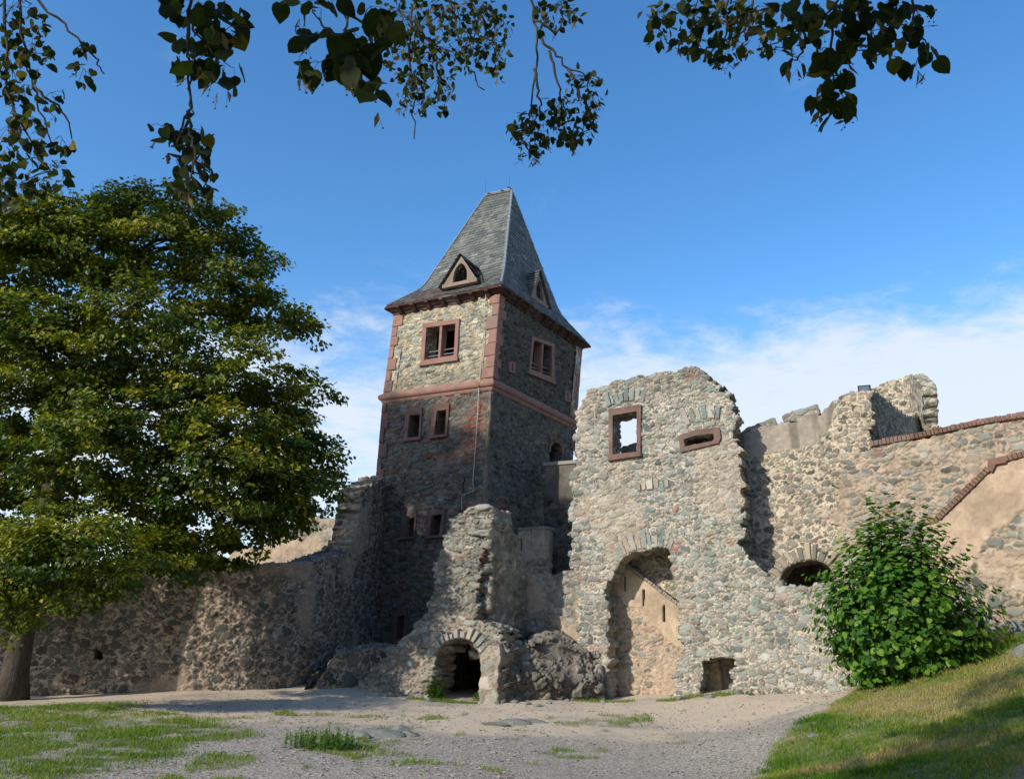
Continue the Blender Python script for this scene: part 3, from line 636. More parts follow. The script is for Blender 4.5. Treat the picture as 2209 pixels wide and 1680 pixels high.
wall('upper_storey', upL, quad_uv(upL, [Ls, Ns, Nt, Lt]), M['tower_top'], tower, holes=[PX(upL, W1i)], th=.55, res=.03, cell=(.27, .12, .25), amp=.04, seed=11, ragged=False, coarse_back=4,
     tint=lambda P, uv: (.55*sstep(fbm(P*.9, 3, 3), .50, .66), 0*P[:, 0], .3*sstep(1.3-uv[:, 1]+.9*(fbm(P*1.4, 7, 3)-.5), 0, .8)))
wall('upper_storey', upR, quad_uv(upR, [Ns, Rs, Rt, Nt]), M['tower_shade'], tower, holes=[PX(upR, W2i), PX(upR, shr(SL1, (.22, .7))), PX(upR, shr(SL2, (.22, .7)))], th=.55, res=.04, cell=(.28, .13, .25), amp=.05, seed=13, ragged=False, coarse_back=3, tint=lambda P, uv: (0*P[:, 0], 0*P[:, 0], 0*P[:, 0]+.25))  # even dark tint adds to the shade painted on this face
def nin(a, b, d=.07): return (a-b)/np.linalg.norm(a-b)*d
mb = MB(); cpo = []
for p, a, b in ((Nb, Lb, Rb), (Ns, Ls, Rs)):
    ua, ub = -nin(p, a, 1), -nin(p, b, 1); cpo += [p+ua*.02+ub*.02, p+ub*.13+ua*.03, p+ub*.13+ua*.13, p+ua*.13+ub*.03]
nz = 60; V = []
for k_ in range(nz+1):
    for i in range(4): V.append(cpo[i]+(cpo[4+i]-cpo[i])*k_/nz+np.array([RNG.normal(0, .012), RNG.normal(0, .012), 0]))
mesh('corner_post', V, np.array([[k_*4+i, k_*4+(i+1) % 4, k_*4+4+(i+1) % 4, k_*4+4+i] for k_ in range(nz) for i in range(4)]), M['tower_low'], tower)
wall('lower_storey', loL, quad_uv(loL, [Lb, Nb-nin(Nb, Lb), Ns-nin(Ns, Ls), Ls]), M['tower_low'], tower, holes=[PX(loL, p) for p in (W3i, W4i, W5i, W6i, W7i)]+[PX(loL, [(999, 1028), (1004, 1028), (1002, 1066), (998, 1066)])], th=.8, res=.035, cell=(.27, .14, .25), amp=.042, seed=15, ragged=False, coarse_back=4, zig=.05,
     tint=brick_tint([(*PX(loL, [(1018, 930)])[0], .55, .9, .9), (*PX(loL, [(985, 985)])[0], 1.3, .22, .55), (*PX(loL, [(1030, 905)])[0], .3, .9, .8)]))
wall('lower_storey', loR, quad_uv(loR, [Nb-nin(Nb, Rb), Rb, Rs, Ns-nin(Ns, Rs)]), M['tower_shade'], tower, holes=[PX(loR, ARCH)], th=.8, res=.045, cell=(.28, .15, .25), amp=.05, seed=17, ragged=False, coarse_back=3, zig=.05, tint=brick_tint([(*PX(loR, [(1065, 1090)])[0], .8, .5, .7), (*PX(loR, [(1198, 950)])[0], .8, .35, .5)]))
for (A, B, A2, B2, sd) in ((Bs, Ls, Bt, Lt, 19), (Rs, Bs, Rt, Bt, 21)):
    fr = Plane(A, B-A, ((A2-A)+(B2-B))/2); fr.n = -fr.n if fr.n@(A-(Ls+Rs)/2) < 0 else fr.n
    wall('upper_storey', fr, quad_uv(fr, [A, B, B2, A2]), M['tower_top'], tower, th=.5, res=.15, amp=.05, seed=sd, ragged=False, back=False)
for (A, B, A2, B2, sd) in ((Bb, Lb, Bs, Ls, 23), (Rb, Bb, Rs, Bs, 25)):
    fr = Plane(A, B-A, ((A2-A)+(B2-B))/2); fr.n = -fr.n if fr.n@(A-(Ls+Rs)/2) < 0 else fr.n
    wall('lower_storey', fr, quad_uv(fr, [A, B, B2, A2]), M['tower_low'], tower, th=.5, res=.15, amp=.05, seed=sd, ragged=False, back=False)
def off_quad(Q, d):
    """the four corners pushed outwards by d in plan"""
    Q = [np.asarray(p, float) for p in Q]; c = sum(Q)/4; out = []
    for i in range(4):
        p, a, b = Q[i], Q[i-1], Q[(i+1) % 4]
        def onrm(s_, e_): v = (e_-s_)[:2]; n_ = np.array([v[1], -v[0]])/np.linalg.norm(v); return n_ if n_@((s_+e_)[:2]/2-c[:2]) > 0 else -n_
        n1_, n2_ = onrm(a, p), onrm(p, b); A = np.array([n1_, n2_]); q_ = np.linalg.solve(A, np.array([d, d])); out.append(np.array([p[0]+q_[0], p[1]+q_[1], p[2]]))
    return out
def ring(profile, Q0, ax=None):
    """rings around the tower: profile of (outward, dz)"""
    up_ = ax if ax is not None else np.array([0, 0, 1.0]); mb = MB(); V = []
    for d, dz in profile: V += [p+up_*dz for p in off_quad(Q0, d)]
    n = len(profile); Fs = []
    for i in range(n-1):
        for k_ in range(4): j = (k_+1) % 4; Fs.append([i*4+k_, i*4+j, (i+1)*4+j, (i+1)*4+k_])
    mb.add(V, Fs); return mb
QS = [Ls, Ns, Rs, Bs]; QT = [Lt, Nt, Rt, Bt]
prof = [(-.3, -.18), (.02, -.18), (.05, -.13), (.06, -.08)]+[(.05+.10*math.sin(a_), .05-.12*math.cos(a_)) for a_ in np.linspace(.2, math.pi-.1, 8)]+[(.0, .26), (-.3, .27)]
ring(prof, QS).build('string_course', M['red'], tower)
# inner floors keep the rooms dark
for Q_, dz in ((QS, 0.0), (QT, -.25)):
    mb = MB(); I4 = off_quad(Q_, -.35); mb.hexa([p+np.array([0, 0, dz]) for p in I4]+[p+np.array([0, 0, dz+.15]) for p in I4]); mb.build('floor', M['board'], tower)
mb = MB(); I4 = [a_+(b_-a_)*.45 for a_, b_ in zip(off_quad(QS, -.6), off_quad(QT, -.6))]
cq = sum(I4)/4; h0 = (Ls+Rs)/2; up3 = np.array([0, 0, 1.0])
pa, pb_ = off_quad(QS, -.5)[0], off_quad(QS, -.5)[2]
# a partition across the upper room, seen dimly through the windows
vv = (pb_-pa)[:2]; nn_ = np.array([vv[1], -vv[0], 0])/np.linalg.norm(vv)*.08
mb.hexa([pa-nn_, pb_-nn_, pb_+nn_, pa+nn_]+[p+up3*3.0 for p in (pa-nn_, pb_-nn_, pb_+nn_, pa+nn_)]); mb.build('partition', M['board'], tower)
# corner stones
def quoins(fr, left, top, z0, z1, name, mat, base=.32, alt=.55, hh=.42, flip=False):
    mb = MB(); v = z0; k_ = 0
    while v < z1-.05:
        h_ = min(random.uniform(hh*.85, hh*1.2), z1-v); wd = (base if (k_+flip) % 2 else alt)*random.uniform(.85, 1.12)
        u = left(v); mb.fbox(fr, min(u, u+top*wd), max(u, u+top*wd), v+.008, v+h_-.008, -.2, .05+random.uniform(-.006, .006), .014, .004); v += h_; k_ += 1
    return mb.build(name, mat, tower)
def lerp_edge(fr, A, B):
    a, b = quad_uv(fr, [A, B]); return lambda v: a[0]+(b[0]-a[0])*(v-a[1])/(b[1]-a[1])
zt = quad_uv(upL, [Nt])[0][1]; zr = quad_uv(upR, [Rt])[0][1]; zl = quad_uv(upL, [Lt])[0][1]; zn = quad_uv(upR, [Nt])[0][1]
e1 = lerp_edge(upL, Ls, Lt); e2 = lerp_edge(upL, Ns, Nt); e3 = lerp_edge(upR, Ns, Nt); e4 = lerp_edge(upR, Rs, Rt)
quoins(upL, lambda v: e1(v)-.03, 1, .25, zl, 'corner_stones', M['red'], .24, .40); quoins(upL, lambda v: e2(v)+.045, -1, .25, zt, 'corner_stones', M['red'], .30, .46)
quoins(upR, lambda v: e3(v)-.04, 1, .25, zn, 'corner_stones', M['red'], .28, .46, flip=True); quoins(upR, lambda v: e4(v)+.03, -1, .25, zr, 'corner_stones', M['red'], .3, .55)
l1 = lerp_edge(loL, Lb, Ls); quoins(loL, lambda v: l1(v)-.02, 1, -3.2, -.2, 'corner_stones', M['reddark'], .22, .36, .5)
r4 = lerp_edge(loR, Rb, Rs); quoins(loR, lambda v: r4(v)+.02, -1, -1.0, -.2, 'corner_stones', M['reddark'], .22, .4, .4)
# windows
def bilerp(Q_, a, b): Q_ = np.asarray(Q_, float); return (Q_[0]*(1-a)+Q_[1]*a)*(1-b)+(Q_[3]*(1-a)+Q_[2]*a)*b
def window(fr, out, inn, mat, mull=False, w1=.07, wb=-.3, rails=False, label=None, hood=False, parent=tower):
    o, i_ = PX(fr, out), PX(fr, inn); c = o.mean(0); root = None
    # order both corner lists the same way: top left, top right, bottom right, bottom left
    mb = MB(); mb.frame(fr, o, i_, -.05, w1); mid_ = i_+(o-i_)*.35; mb.frame(fr, mid_, i_+(i_.mean(0)-i_)*.0, wb, w1-.05)
    w_ = mb.build('window', mat, parent)
    if label: w_['label'] = label
    mb = MB(); ou = o+(o-c)*np.array([.05, .0]); hgt_ = abs(o[2][1]-o[1][1])*.09
    mb.prism(fr, [ou[3]-[0, hgt_*.5], ou[2]-[0, hgt_*.5], ou[2]+[0, hgt_*.4], ou[3]+[0, hgt_*.4]], -.05, w1+.035); mb.build('sill', mat, w_)
    if mull:
        mb = MB(); a_, b_ = bilerp(i_, .46, 0), bilerp(i_, .54, 0); d_, c2 = bilerp(i_, .46, 1), bilerp(i_, .54, 1)
        mb.prism(fr, [a_, b_, c2, d_], -.28, w1-.02, .02); mb.build('mullion', mat, w_)
    if rails:
        for b_ in (.72, .86):
            for s0, s1 in ((0, .46), (.54, 1)):
                p, q_ = bilerp(i_, s0, b_), bilerp(i_, s1, b_); mb = MB(); P_ = fr.pt(np.array([p[0], q_[0]]), np.array([p[1], q_[1]]), np.array([-.12, -.12])); mb.tube(P_, .016); mb.build('rail', M['metal'], w_)
    return w_
window(upL, W1, W1i, M['red'], True, rails=True); window(upR, W2, W2i, M['red'], True, rails=True)
for o_, i_ in ((W3, W3i), (W4, W4i)): window(loL, o_, i_, M['reddark'], w1=.06)
for o_, i_ in ((W5, W5i), (W6, W6i)): window(loL, o_, i_, M['reddark'], w1=.06)
window(loL, W7, W7i, M['reddark'], w1=.08)
for S_ in (SL1, SL2):
    mb = MB(); o = PX(upR, S_); i_ = PX(upR, shr(S_, (.22, .7))); mb.frame(upR, o, i_, -.05, .05); mb.frame(upR, i_+(o-i_)*.3, i_, -.4, .02); mb.build('arrow_slit', M['red'], tower)
# brick arch round the doorway on the shaded face
mb = MB(); o = PX(loR, shr(ARCH, (1.35, 1.22))); i_ = PX(loR, ARCH)
for k_ in range(1, 7):
    for h_ in (0, .5):
        p0, p1 = i_[k_]+(i_[k_+1]-i_[k_])*h_, i_[k_]+(i_[k_+1]-i_[k_])*(h_+.45); q0, q1 = o[k_]+(o[k_+1]-o[k_])*h_, o[k_]+(o[k_+1]-o[k_])*(h_+.45)
        mb.prism(loR, [p0, p1, q1, q0], -.1, .04)
mb.build('door_arch', M['brickcope'], tower)
# roof
Ne = atY(1080.3, 614.4, 25.12); Le = atZ(829.7, 662.7, Ne[2]); Re = atZ(1275, 746.9, Ne[2]); Be = Le+Re-Ne
RR = atY(1104.5, 411, 28.9); RL = atY(1047, 423, 29.4)
FL = atVP(911, 625, Le, RL); FR = atVP(1208, 674.7, Re, RR); FN = Ne+(RR-Ne)*.16-np.array([0, 0, .28]); zf = (FL[2]+FR[2])/2; FL[2] = FR[2] = zf
FN = Ne+(RR-Ne)*((zf-Ne[2])/(RR[2]-Ne[2])); FN[:2] = Ne[:2]+(RR-Ne)[:2]*.30
FB = FL+FR-FN
roof = mesh('roof', [*(p-np.array([0, 0, .06]) for p in (Le, Ne, Re, Be)), Le, Ne, Re, Be, FL, FN, FR, FB, RL, RR], [[3, 2, 1, 0], [0, 1, 5, 4], [1, 2, 6, 5], [2, 3, 7, 6], [3, 0, 4, 7], [4, 5, 9, 8], [5, 6, 10, 9], [6, 7, 11, 10], [7, 4, 8, 11], [8, 9, 13, 12], [9, 10, 13], [10, 11, 12, 13], [11, 8, 12]], M['cornice'], tower, smooth=False)
# slates laid over the roof planes, row by row
def curve(A, B, C, s_):                                             # eave -> flare -> ridge, rounded
    s_ = np.asarray(s_)[:, None]; k0 = np.linalg.norm(B-A)/(np.linalg.norm(B-A)+np.linalg.norm(C-B))
    def lin(t_): return np.where(t_ < k0, A+(B-A)*np.clip(t_/k0, 0, 1), B+(C-B)*np.clip((t_-k0)/(1-k0), 0, 1))
    return sum(lin(np.clip(s_+d_, 0, 1)) for d_ in np.linspace(-.05, .05, 7))/7
def slates(A, FA, RA, B, FB_, RB_, rows, name, wd=.27):
    s_ = np.linspace(0, 1, rows+1); La = curve(A, FA, RA, s_); Lb_ = curve(B, FB_, RB_, s_); V = []; Q_ = []; SL = []
    mid = (La[0]+Lb_[0])/2; nr = np.cross(Lb_[0]-La[0], La[rows//2]-La[0]); nr /= np.linalg.norm(nr); nr = nr if nr@(CAM-mid) > 0 or True else nr
    cc_ = (Le+Re)/2
    for k_ in range(rows):
        a0, b0, a1, b1 = La[k_], Lb_[k_], La[k_+1], Lb_[k_+1]; ln = np.linalg.norm(b0-a0)
        n_ = np.cross(b0-a0, a1-a0); n_ /= np.linalg.norm(n_)+1e-9
        if n_@((a0+b0)/2-np.array([cc_[0], cc_[1], a0[2]-2])) < 0: n_ = -n_
        m_ = max(1, int(round(ln/wd))); cuts = (np.arange(m_+1)+(.5 if k_ % 2 else 0)); cuts = np.clip((cuts+RNG.uniform(-.1, .1, m_+1))/m_, 0, 1); cuts[0] = 0; cuts[-1] = 1
        if k_ % 2: cuts = np.concatenate([[0], cuts[:-1]+.0, [1]]); cuts[1] = .5/m_
        cuts = np.unique(cuts)
        drop = (a0-a1)/np.linalg.norm(a0-a1)*.05
        for c0, c1 in zip(cuts[:-1], cuts[1:]):
            if c1-c0 < 1e-4: continue
            t0, t1 = RNG.uniform(.016, .036, 2); g_ = .004/max(ln, .1); dr_ = drop*RNG.uniform(.6, 1.4)
            p = [a0+(b0-a0)*(c0+g_)+n_*t0+dr_, a0+(b0-a0)*(c1-g_)+n_*t1+dr_, a1+(b1-a1)*(c1-g_)+n_*.006, a1+(b1-a1)*(c0+g_)+n_*.006,
                 a0+(b0-a0)*(c0+g_)+dr_*.8, a0+(b0-a0)*(c1-g_)+dr_*.8]
            i_ = len(V); V += p; Q_ += [[i_, i_+1, i_+2, i_+3], [i_+4, i_+5, i_+1, i_]]
            tone = np.clip(RNG.normal(.45, .2), 0, 1); dark = float(RNG.uniform() < .05)*.8+max(0, (k_/rows-.80))*2.4*RNG.uniform(.4, 1); SL += [(tone, min(1, dark), 0)]*6
    return mesh(name, V, Q_, M['slate'], roof, {'sl': SL}, False)
slates(Le, FL, RL, Ne, FN, RR, 40, 'slate_covering'); slates(Ne, FN, RR, Re, FR, RR+np.array([.03, .02, 0]), 40, 'slate_covering')
slates(Re, FR, RR, Be, FB, RL, 20, 'slate_covering', .6); slates(Be, FB, RL, Le, FL, RL+np.array([.02, .03, 0]), 20, 'slate_covering', .6)
def hipcap(A, B, C, rad, nm='hip_cap', n=26, rag=True):
    s_ = np.linspace(0, 1, n*2+1); P_ = curve(A, B, C, s_); mb = MB(); o_ = np.array([0, -.02, .03])
    for k_ in range(n): mb.tube(np.array([P_[2*k_]+o_, P_[2*k_+2]+o_*1.4]), [rad*1.25, rad*.8], 6)
    return mb.build(nm, M['lead'], roof)
hipcap(Ne, FN, RR, .055); hipcap(Le, FL, RL, .025)
mb = MB(); 
for k_ in range(6): p = RL+(RR-RL)*k_/6; q_ = RL+(RR-RL)*(k_+1)/6; mb.tube([p+[0, 0, .03], q_+[0, 0, .05]], [.09, .06], 6)
mb.build('ridge_cap', M['lead'], roof)
for p, h_ in ((RL, .75), (RR-np.array([.12, -.05, 0]), .65)): mb = MB(); mb.tube([p, p+[0, 0, h_]], [.007, .004], 5); mb.build('lightning_rod', M['black'], roof)
for p, a_ in ((RL, 1), (RR, -1), ((RL+RR)/2, 1)): mb = MB(); mb.tube([p, p+[.1*a_, -.12, .06], p+[.2*a_, -.2, .02]], .022, 5); mb.build('roof_hook', M['black'], roof)
# cornice with corbels
prof = [(-.2, -.05), (.03, -.05), (.06, .02), (.14, .06), (.20, .14), (.26, .17), (.28, Ne[2]-Nt[2]-.07), (-.2, Ne[2]-Nt[2]-.07)]
corn = ring(prof, QT).build('cornice', M['cornice'], tower)
for A, B, fr in ((Lt, Nt, upL), (Nt, Rt, upR)):
    ln = np.linalg.norm(B-A); d_ = (B-A)/ln; nrm_ = fr.n*np.array([1, 1, 0]); nrm_ /= np.linalg.norm(nrm_)
    for s_ in np.arange(.35, ln-.2, .62):
        p = A+d_*s_; mb = MB(); r_ = [p-d_*.07, p+d_*.07]
        pro = [(.0, -.08), (.10, -.06), (.22, .04), (.33, .10), (.34, .2), (0, .2)]
        V = [r_[0]+nrm_*a_+[0, 0, b_] for a_, b_ in pro]+[r_[1]+nrm_*a_+[0, 0, b_] for a_, b_ in pro]
        mb.add(V, [list(range(6))[::-1], list(range(6, 12))]+[[i, (i+1) % 6, 6+(i+1) % 6, 6+i] for i in range(6)]); mb.build('corbel', M['cornice'], corn)
# dormers
def dormer(fr_dir, base_px, apex_px, base2_px, Y, back):
    """front gable in a vertical plane facing along fr_dir"""
    nrm_ = np.array([fr_dir[0], fr_dir[1], 0]); nrm_ = nrm_/np.linalg.norm(nrm_); u_ = np.array([-nrm_[1], nrm_[0], 0]); O = atY(*apex_px, Y); fr = Plane(O, u_, (0, 0, 1))
    if fr.n@nrm_ < 0: fr.n = -fr.n
    A, B, C = PX(fr, [base_px, base2_px, apex_px]); zb = (A[1]+B[1])/2; A[1] = B[1] = zb
    if A[0] > B[0]: A, B = B, A
    hw = (B[0]-A[0])/2; cu_ = (A[0]+B[0])/2; H_ = C[1]-zb; C[0] = .5*C[0]+.5*cu_
    nA = [(-.40, 0), (-.40, .22), (-.36, .40), (-.26, .54), (-.12, .64), (0, .70), (.12, .64), (.26, .54), (.36, .40), (.40, .22), (.40, 0)]
    inn = np.array([(cu_+a*hw, zb+.06+b*H_) for a, b in nA])
    def outp(a, b): return (C[0]+(B[0]-C[0])*a, C[1]+(B[1]-C[1])*a) if a >= 0 else (C[0]+(A[0]-C[0])*-a, C[1]+(A[1]-C[1])*-a)
    outl = np.array([(cu_-.62*hw, zb), (A[0]*.5+(cu_-.62*hw)*.5, zb), tuple(A)]+[outp(-a, 0) for a in (.72, .38)]+[tuple(C)]+[outp(a, 0) for a in (.38, .72)]+[tuple(B), (B[0]*.5+(cu_+.62*hw)*.5, zb), (cu_+.62*hw, zb)])
    mb = MB(); mb.frame(fr, outl, inn, -.12, .02)
    mb.prism(fr, [(A[0], zb-.06), (B[0], zb-.06), (B[0], zb+.07), (A[0], zb+.07)], -.12, .05)
    d_ = mb.build('dormer', M['wood'], roof)
    # boards behind the opening, deep in the dark
    V = fr.pt(np.array([A[0], B[0], C[0]]), np.array([zb, zb, C[1]]), np.full(3, -.9)); mesh('back_board', V, [[0, 1, 2]], M['board'], d_)
    # roof of the dormer: two slopes of slates running back into the main roof
    for e_, sg in ((A, -1), (B, 1)):
        V = []; Q_ = []; SL = []
        tp = np.array([C[0], C[1]+.07]); bt = np.array([e_[0]+sg*.12, e_[1]-.05])
        nr_ = 9
        for k_ in range(nr_):
            for j_ in range(8):
                a0, a1 = k_/nr_, (k_+1)/nr_; w0_, w1_ = .12-back*j_/8, .12-back*(j_+1)/8; 
                p0, p1 = bt+(tp-bt)*a0, bt+(tp-bt)*a1; l_ = RNG.uniform(.012, .035)
                q_ = fr.pt(np.array([p0[0]+sg*l_, p0[0]+sg*l_, p1[0], p1[0]]), np.array([p0[1]+l_, p0[1]+l_, p1[1]+.01, p1[1]+.01]), np.array([w0_, w1_, w1_, w0_]))
                i_ = len(V); V += list(q_); Q_.append([i_, i_+1, i_+2, i_+3]); SL += [(np.clip(RNG.normal(.3, .2), 0, 1), .2, 0)]*4
        mesh('dormer_roof', V, Q_, M['slate'], d_, {'sl': SL}, False)
    return d_
dormer(upL.n, (955, 617), (996, 553), (1030, 607), 26.1, 1.9)
dormer(upR.n, (1144, 640), (1157, 584), (1181, 662), 27.8, 1.9)
# lightning cable down the lit face
mb = MB(); pts = [Ne*.75+Le*.25+np.array([0, 0, -.1])] if False else []
cpx = [(1052, 625), (1049, 660), (1046, 720), (1042, 780), (1037, 826)]
P1 = [upL.pt(np.array([a]), np.array([b]), np.array([.09]))[0] for a, b in PX(upL, cpx)]
P2 = [loL.pt(np.array([a]), np.array([b]), np.array([.09]))[0] for a, b in PX(loL, [(1036, 838), (1033, 900), (1029, 960), (1023, 1040), (1025, 1060), (1000, 1068), (999, 1100)])]
mb.tube(np.array(P1+[P1[-1]+upL.n*.2+[0, 0, -.05]]+P2), .013, 5); mb.build('lightning_cable', M['cable'], tower)
# ================================================================== RUINED WALLS
PHI = math.radians(-25); UD = np.array([math.cos(PHI), math.sin(PHI)]); RD = np.array([-math.sin(PHI), math.cos(PHI)])   # along the fronts; away from the camera
def base3(p, dz=0): return (p[0], p[1], float(gz(p[0], p[1])[0])+dz)
def through(px, Y, l0=-3, l1=12):
    p = atY(px, 1360, Y)[:2]; return Path([p+UD*l0, p+UD*l1], True)
def arch_stones(fr, pts, dep, name, mat, parent, w1=.05, n=None, irr=.25, label=None):
    """voussoirs set on edge round an arch: pts are wall coordinates of the arch line"""
    pts = np.asarray(pts); sg = np.hypot(*np.diff(pts, axis=0).T); S = np.concatenate([[0], np.cumsum(sg)]); n = n or int(S[-1]/.13)
    V = []; F_ = []; R1 = []; rr = 0
    tot = S[-1]; mb = MB(); cuts = np.linspace(0, tot, n+1)+np.concatenate([[0], RNG.uniform(-.3, .3, n-1)*tot/n, [0]]); at1 = []
    def P(s_): return np.array([np.interp(s_, S, pts[:, 0]), np.interp(s_, S, pts[:, 1])])
    for a, b in zip(cuts[:-1], cuts[1:]):
        m0, m1 = P(a+.012), P(b-.012); tg = m1-m0; tg /= np.linalg.norm(tg)+1e-9; nr = np.array([-tg[1], tg[0]])
        A = P(max(0, a-.25)); B = P(min(tot, b+.25)); tg2 = (B-A)/np.linalg.norm(B-A); nr = np.array([-tg2[1], tg2[0]]); L_ = dep*RNG.uniform(1-irr, 1+irr)
        k0 = mb.n; mb.prism(fr, [m0, m1, m1+nr*L_+tg*.012, m0+nr*L_*RNG.uniform(.9, 1.05)-tg*.012], -.15, w1+RNG.uniform(-.02, .02), .03); r_ = RNG.uniform(0, 1, 3); at1 += [(r_[0], .35+.65*r_[1], 0.0, r_[2])]*8+[(r_[0], .35+.65*r_[1], .16, r_[2])]*4
    o = mb.build(name, mat, parent, attrs={'st': np.array(at1), 'tn': np.zeros((len(at1), 4))})
    if label: o['label'] = label
    return o

# ---- the tall gate wall
g0 = atY(1258, 1360, 21.4)[:2]; GW_ = Path([g0-UD*4, g0+UD*12], True)
poly = [(1256, 1530), (1254, 1421), (1244, 1364), (1246, 1300), (1240, 1240), (1222, 1228), (1230, 1175), (1232, 1137), (1226, 1110), (1235, 1085), (1231, 1050), (1236, 1000), (1236, 972), (1239, 939), (1245, 895), (1255, 868), (1272, 842), (1310, 829), (1350, 818), (1395, 808), (1457, 799), (1500, 792), (1524, 804), (1551, 835), (1580, 855),
        (1581, 890), (1590, 924), (1585, 948), (1597, 972), (1595, 1019), (1606, 1061), (1600, 1118), (1598, 1161), (1610, 1199), (1630, 1217), (1648, 1238), (1683, 1258), (1730, 1262), (1800, 1256), (1870, 1262), (1930, 1258), (1950, 1540)]
gate_hole = [(1315, 1545), (1314, 1444), (1310, 1298), (1303, 1276), (1310, 1255), (1322, 1234), (1337, 1206), (1363, 1189), (1400, 1182), (1438, 1177), (1446, 1190), (1450, 1235), (1458, 1262), (1466, 1307), (1460, 1355), (1474, 1397), (1458, 1444), (1448, 1496), (1449, 1545)]
wi = [(1323, 897), (1375, 888), (1375, 975), (1323, 981)]; wo = [(1314, 884), (1384, 874), (1383, 980), (1315, 990)]
so_ = [(1464, 941), (1500, 928), (1552, 922), (1556, 944), (1550, 957), (1470, 976)]; si_ = [(1476, 948), (1502, 940), (1540, 936), (1541, 948), (1537, 952), (1478, 964)]
niche = [(1513, 1424), (1560, 1418), (1590, 1419), (1588, 1436), (1576, 1446), (1578, 1500), (1512, 1500)]
gate = thing('gate_wall', 'tall sunlit ruined stone wall with a big arched gateway and sky through its window', 'wall', base3(GW_.pt([6.5], 0, 0)[0]))
wall('masonry', GW_, PX(GW_, poly), M['gate'], gate, holes=[PX(GW_, wi), PX(GW_, si_)], rag_holes=[PX(GW_, gate_hole), PX(GW_, niche)], th=.6, res=.022, cell=(.22, .125, .23), amp=.034, seed=31,
     tint=lambda P, uv: (0.22*sstep(fbm(P*.8, 33, 3), .56, .68), .45*sstep(fbm(P*2.3, 36, 2), .79, .84), .30*sstep(uv[:, 1]-PX(GW_, [(1400, 880)])[0][1], 0, .9)*sstep(fbm(P*1.5, 37, 3), .3, .6)))
w_ = window(GW_, wo, wi, M['redgate'], w1=.07, wb=-.5, parent=gate)
mb = MB(); o, i_ = PX(GW_, so_), PX(GW_, si_); mb.frame(GW_, o, i_, -.1, .06); mb.frame(GW_, i_+(o-i_)*.3, i_, -.7, .03); mb.build('gun_slot', M['redgate'], gate)
arch_stones(GW_, PX(GW_, gate_hole[6:11])+[0, .0], .42, 'gate_arch', M['gate'], gate, .03)
arch_stones(GW_, PX(GW_, [(1310, 880), (1325, 872), (1350, 866), (1375, 865), (1390, 868)]), .34, 'relieving_arch', M['gate'], gate, .03)
arch_stones(GW_, PX(GW_, [(1480, 921), (1495, 912), (1515, 905), (1535, 902), (1552, 905)]), .42, 'relieving_arch', M['gate'], gate, .03)
arch_stones(GW_, PX(GW_, [(1375, 1060), (1390, 1058), (1410, 1056), (1430, 1054), (1445, 1052)]), .24, 'relieving_arch', M['gate'], gate, .04)
def passage(fr, px_poly, depth, w0, name, parent, mat=None):
    """the dark space behind an opening: four sides and an end"""
    p = PX(fr, px_poly); u0, v0 = p.min(0)-.08; u1, v1 = p.max(0)+.08; n = 12; A = []
    def fn(S, T):
        a = T*4; uu = np.select([a < 1, a < 2, a < 3], [u0+0*a, u0+(u1-u0)*(a-1), u1+0*a], u1-(u1-u0)*(a-3)); v_ = np.select([a < 1, a < 2, a < 3], [v0+(v1-v0)*a, v1+0*a, v1-(v1-v0)*(a-2)], v0+0*a)
        c_ = 1-sstep(S, .86, 1.0)*.98; uu = (u0+u1)/2+(uu-(u0+u1)/2)*c_; v_ = v0+(v_-v0)*c_
        return fr.pt(uu, v_, w0-depth*np.minimum(S/.86, 1))
    return sheet(name, fn, 40, 80, mat or M['ruin'], parent, amp=.05, seed=77)
passage(GW_, niche, .45, -.55, 'niche', gate)

# ---- low ruined rear walls seen through the gate
def along(px, Y, dirv, a, b): p = atY(px, 1360, Y)[:2]; return Path([p+dirv*a, p+dirv*b], True)
RW = through(1593, 20.85, -14, 14)
rear = thing('parapet_wall', 'sunlit stone wall with a rendered parapet, merlons and a low dark arch behind the gate wall', 'wall', base3(RW.pt([14], 0, 0)[0]))
poly = [(1262, 1530), (1262, 1010), (1340, 990), (1500, 958), (1593, 938), (1695, 912), (1776, 891), (1782, 872), (1817, 854), (1850, 846), (1886, 841), (1880, 860), (1880, 900), (1876, 948), (1879, 967), (1872, 1010), (1878, 1060), (1874, 1120), (1880, 1530)]
r_arch = [(1683, 1250), (1690, 1232), (1705, 1219), (1725, 1211), (1748, 1207), (1768, 1209), (1785, 1218), (1797, 1234), (1800, 1255), (1800, 1300), (1683, 1300)]
def rear_tint(P, uv):
    lo = PX(RW, [(1500, 1010), (1619, 991), (1718, 974), (1761, 958), (1790, 925), (1800, 880)]); lim = np.interp(uv[:, 0], lo[:, 0], lo[:, 1]); n_ = fbm(P*2.5, 35, 3)-.5
    pl = sstep(uv[:, 1]-lim+n_*.35, -.03, .06)*(uv[:, 0] < lo[-1][0]-.0)
    c_ = PX(RW, [(1850, 1060)])[0]; q_ = ((uv[:, 0]-c_[0])/.36)**2+((uv[:, 1]-c_[1])/.75)**2; pl = np.maximum(pl, .55*sstep(.8-q_+n_*1.5+(fbm(P*6, 38, 3)-.5)*2.2, 0, .35))
    streak = fbm(np.stack([uv[:, 0]*6, uv[:, 1]*.5, 0*uv[:, 0]], 1), 61, 4)
    return pl*.98, 0*pl, pl*.45*sstep(streak, .42, .7)+.3*sstep(uv[:, 1]-lim-.7+n_*.3, 0, .5)*pl
wall('masonry', RW, PX(RW, poly), M['rear'], rear, holes=[PX(RW, r_arch)], th=.9, res=.028, cell=(.20, .135, .2), amp=.028, seed=41, tint=rear_tint)
arch_stones(RW, PX(RW, r_arch[0:9]), .36, 'arch', M['rear'], rear, .05)
passage(RW, r_arch, 1.6, -.85, 'vault', rear)
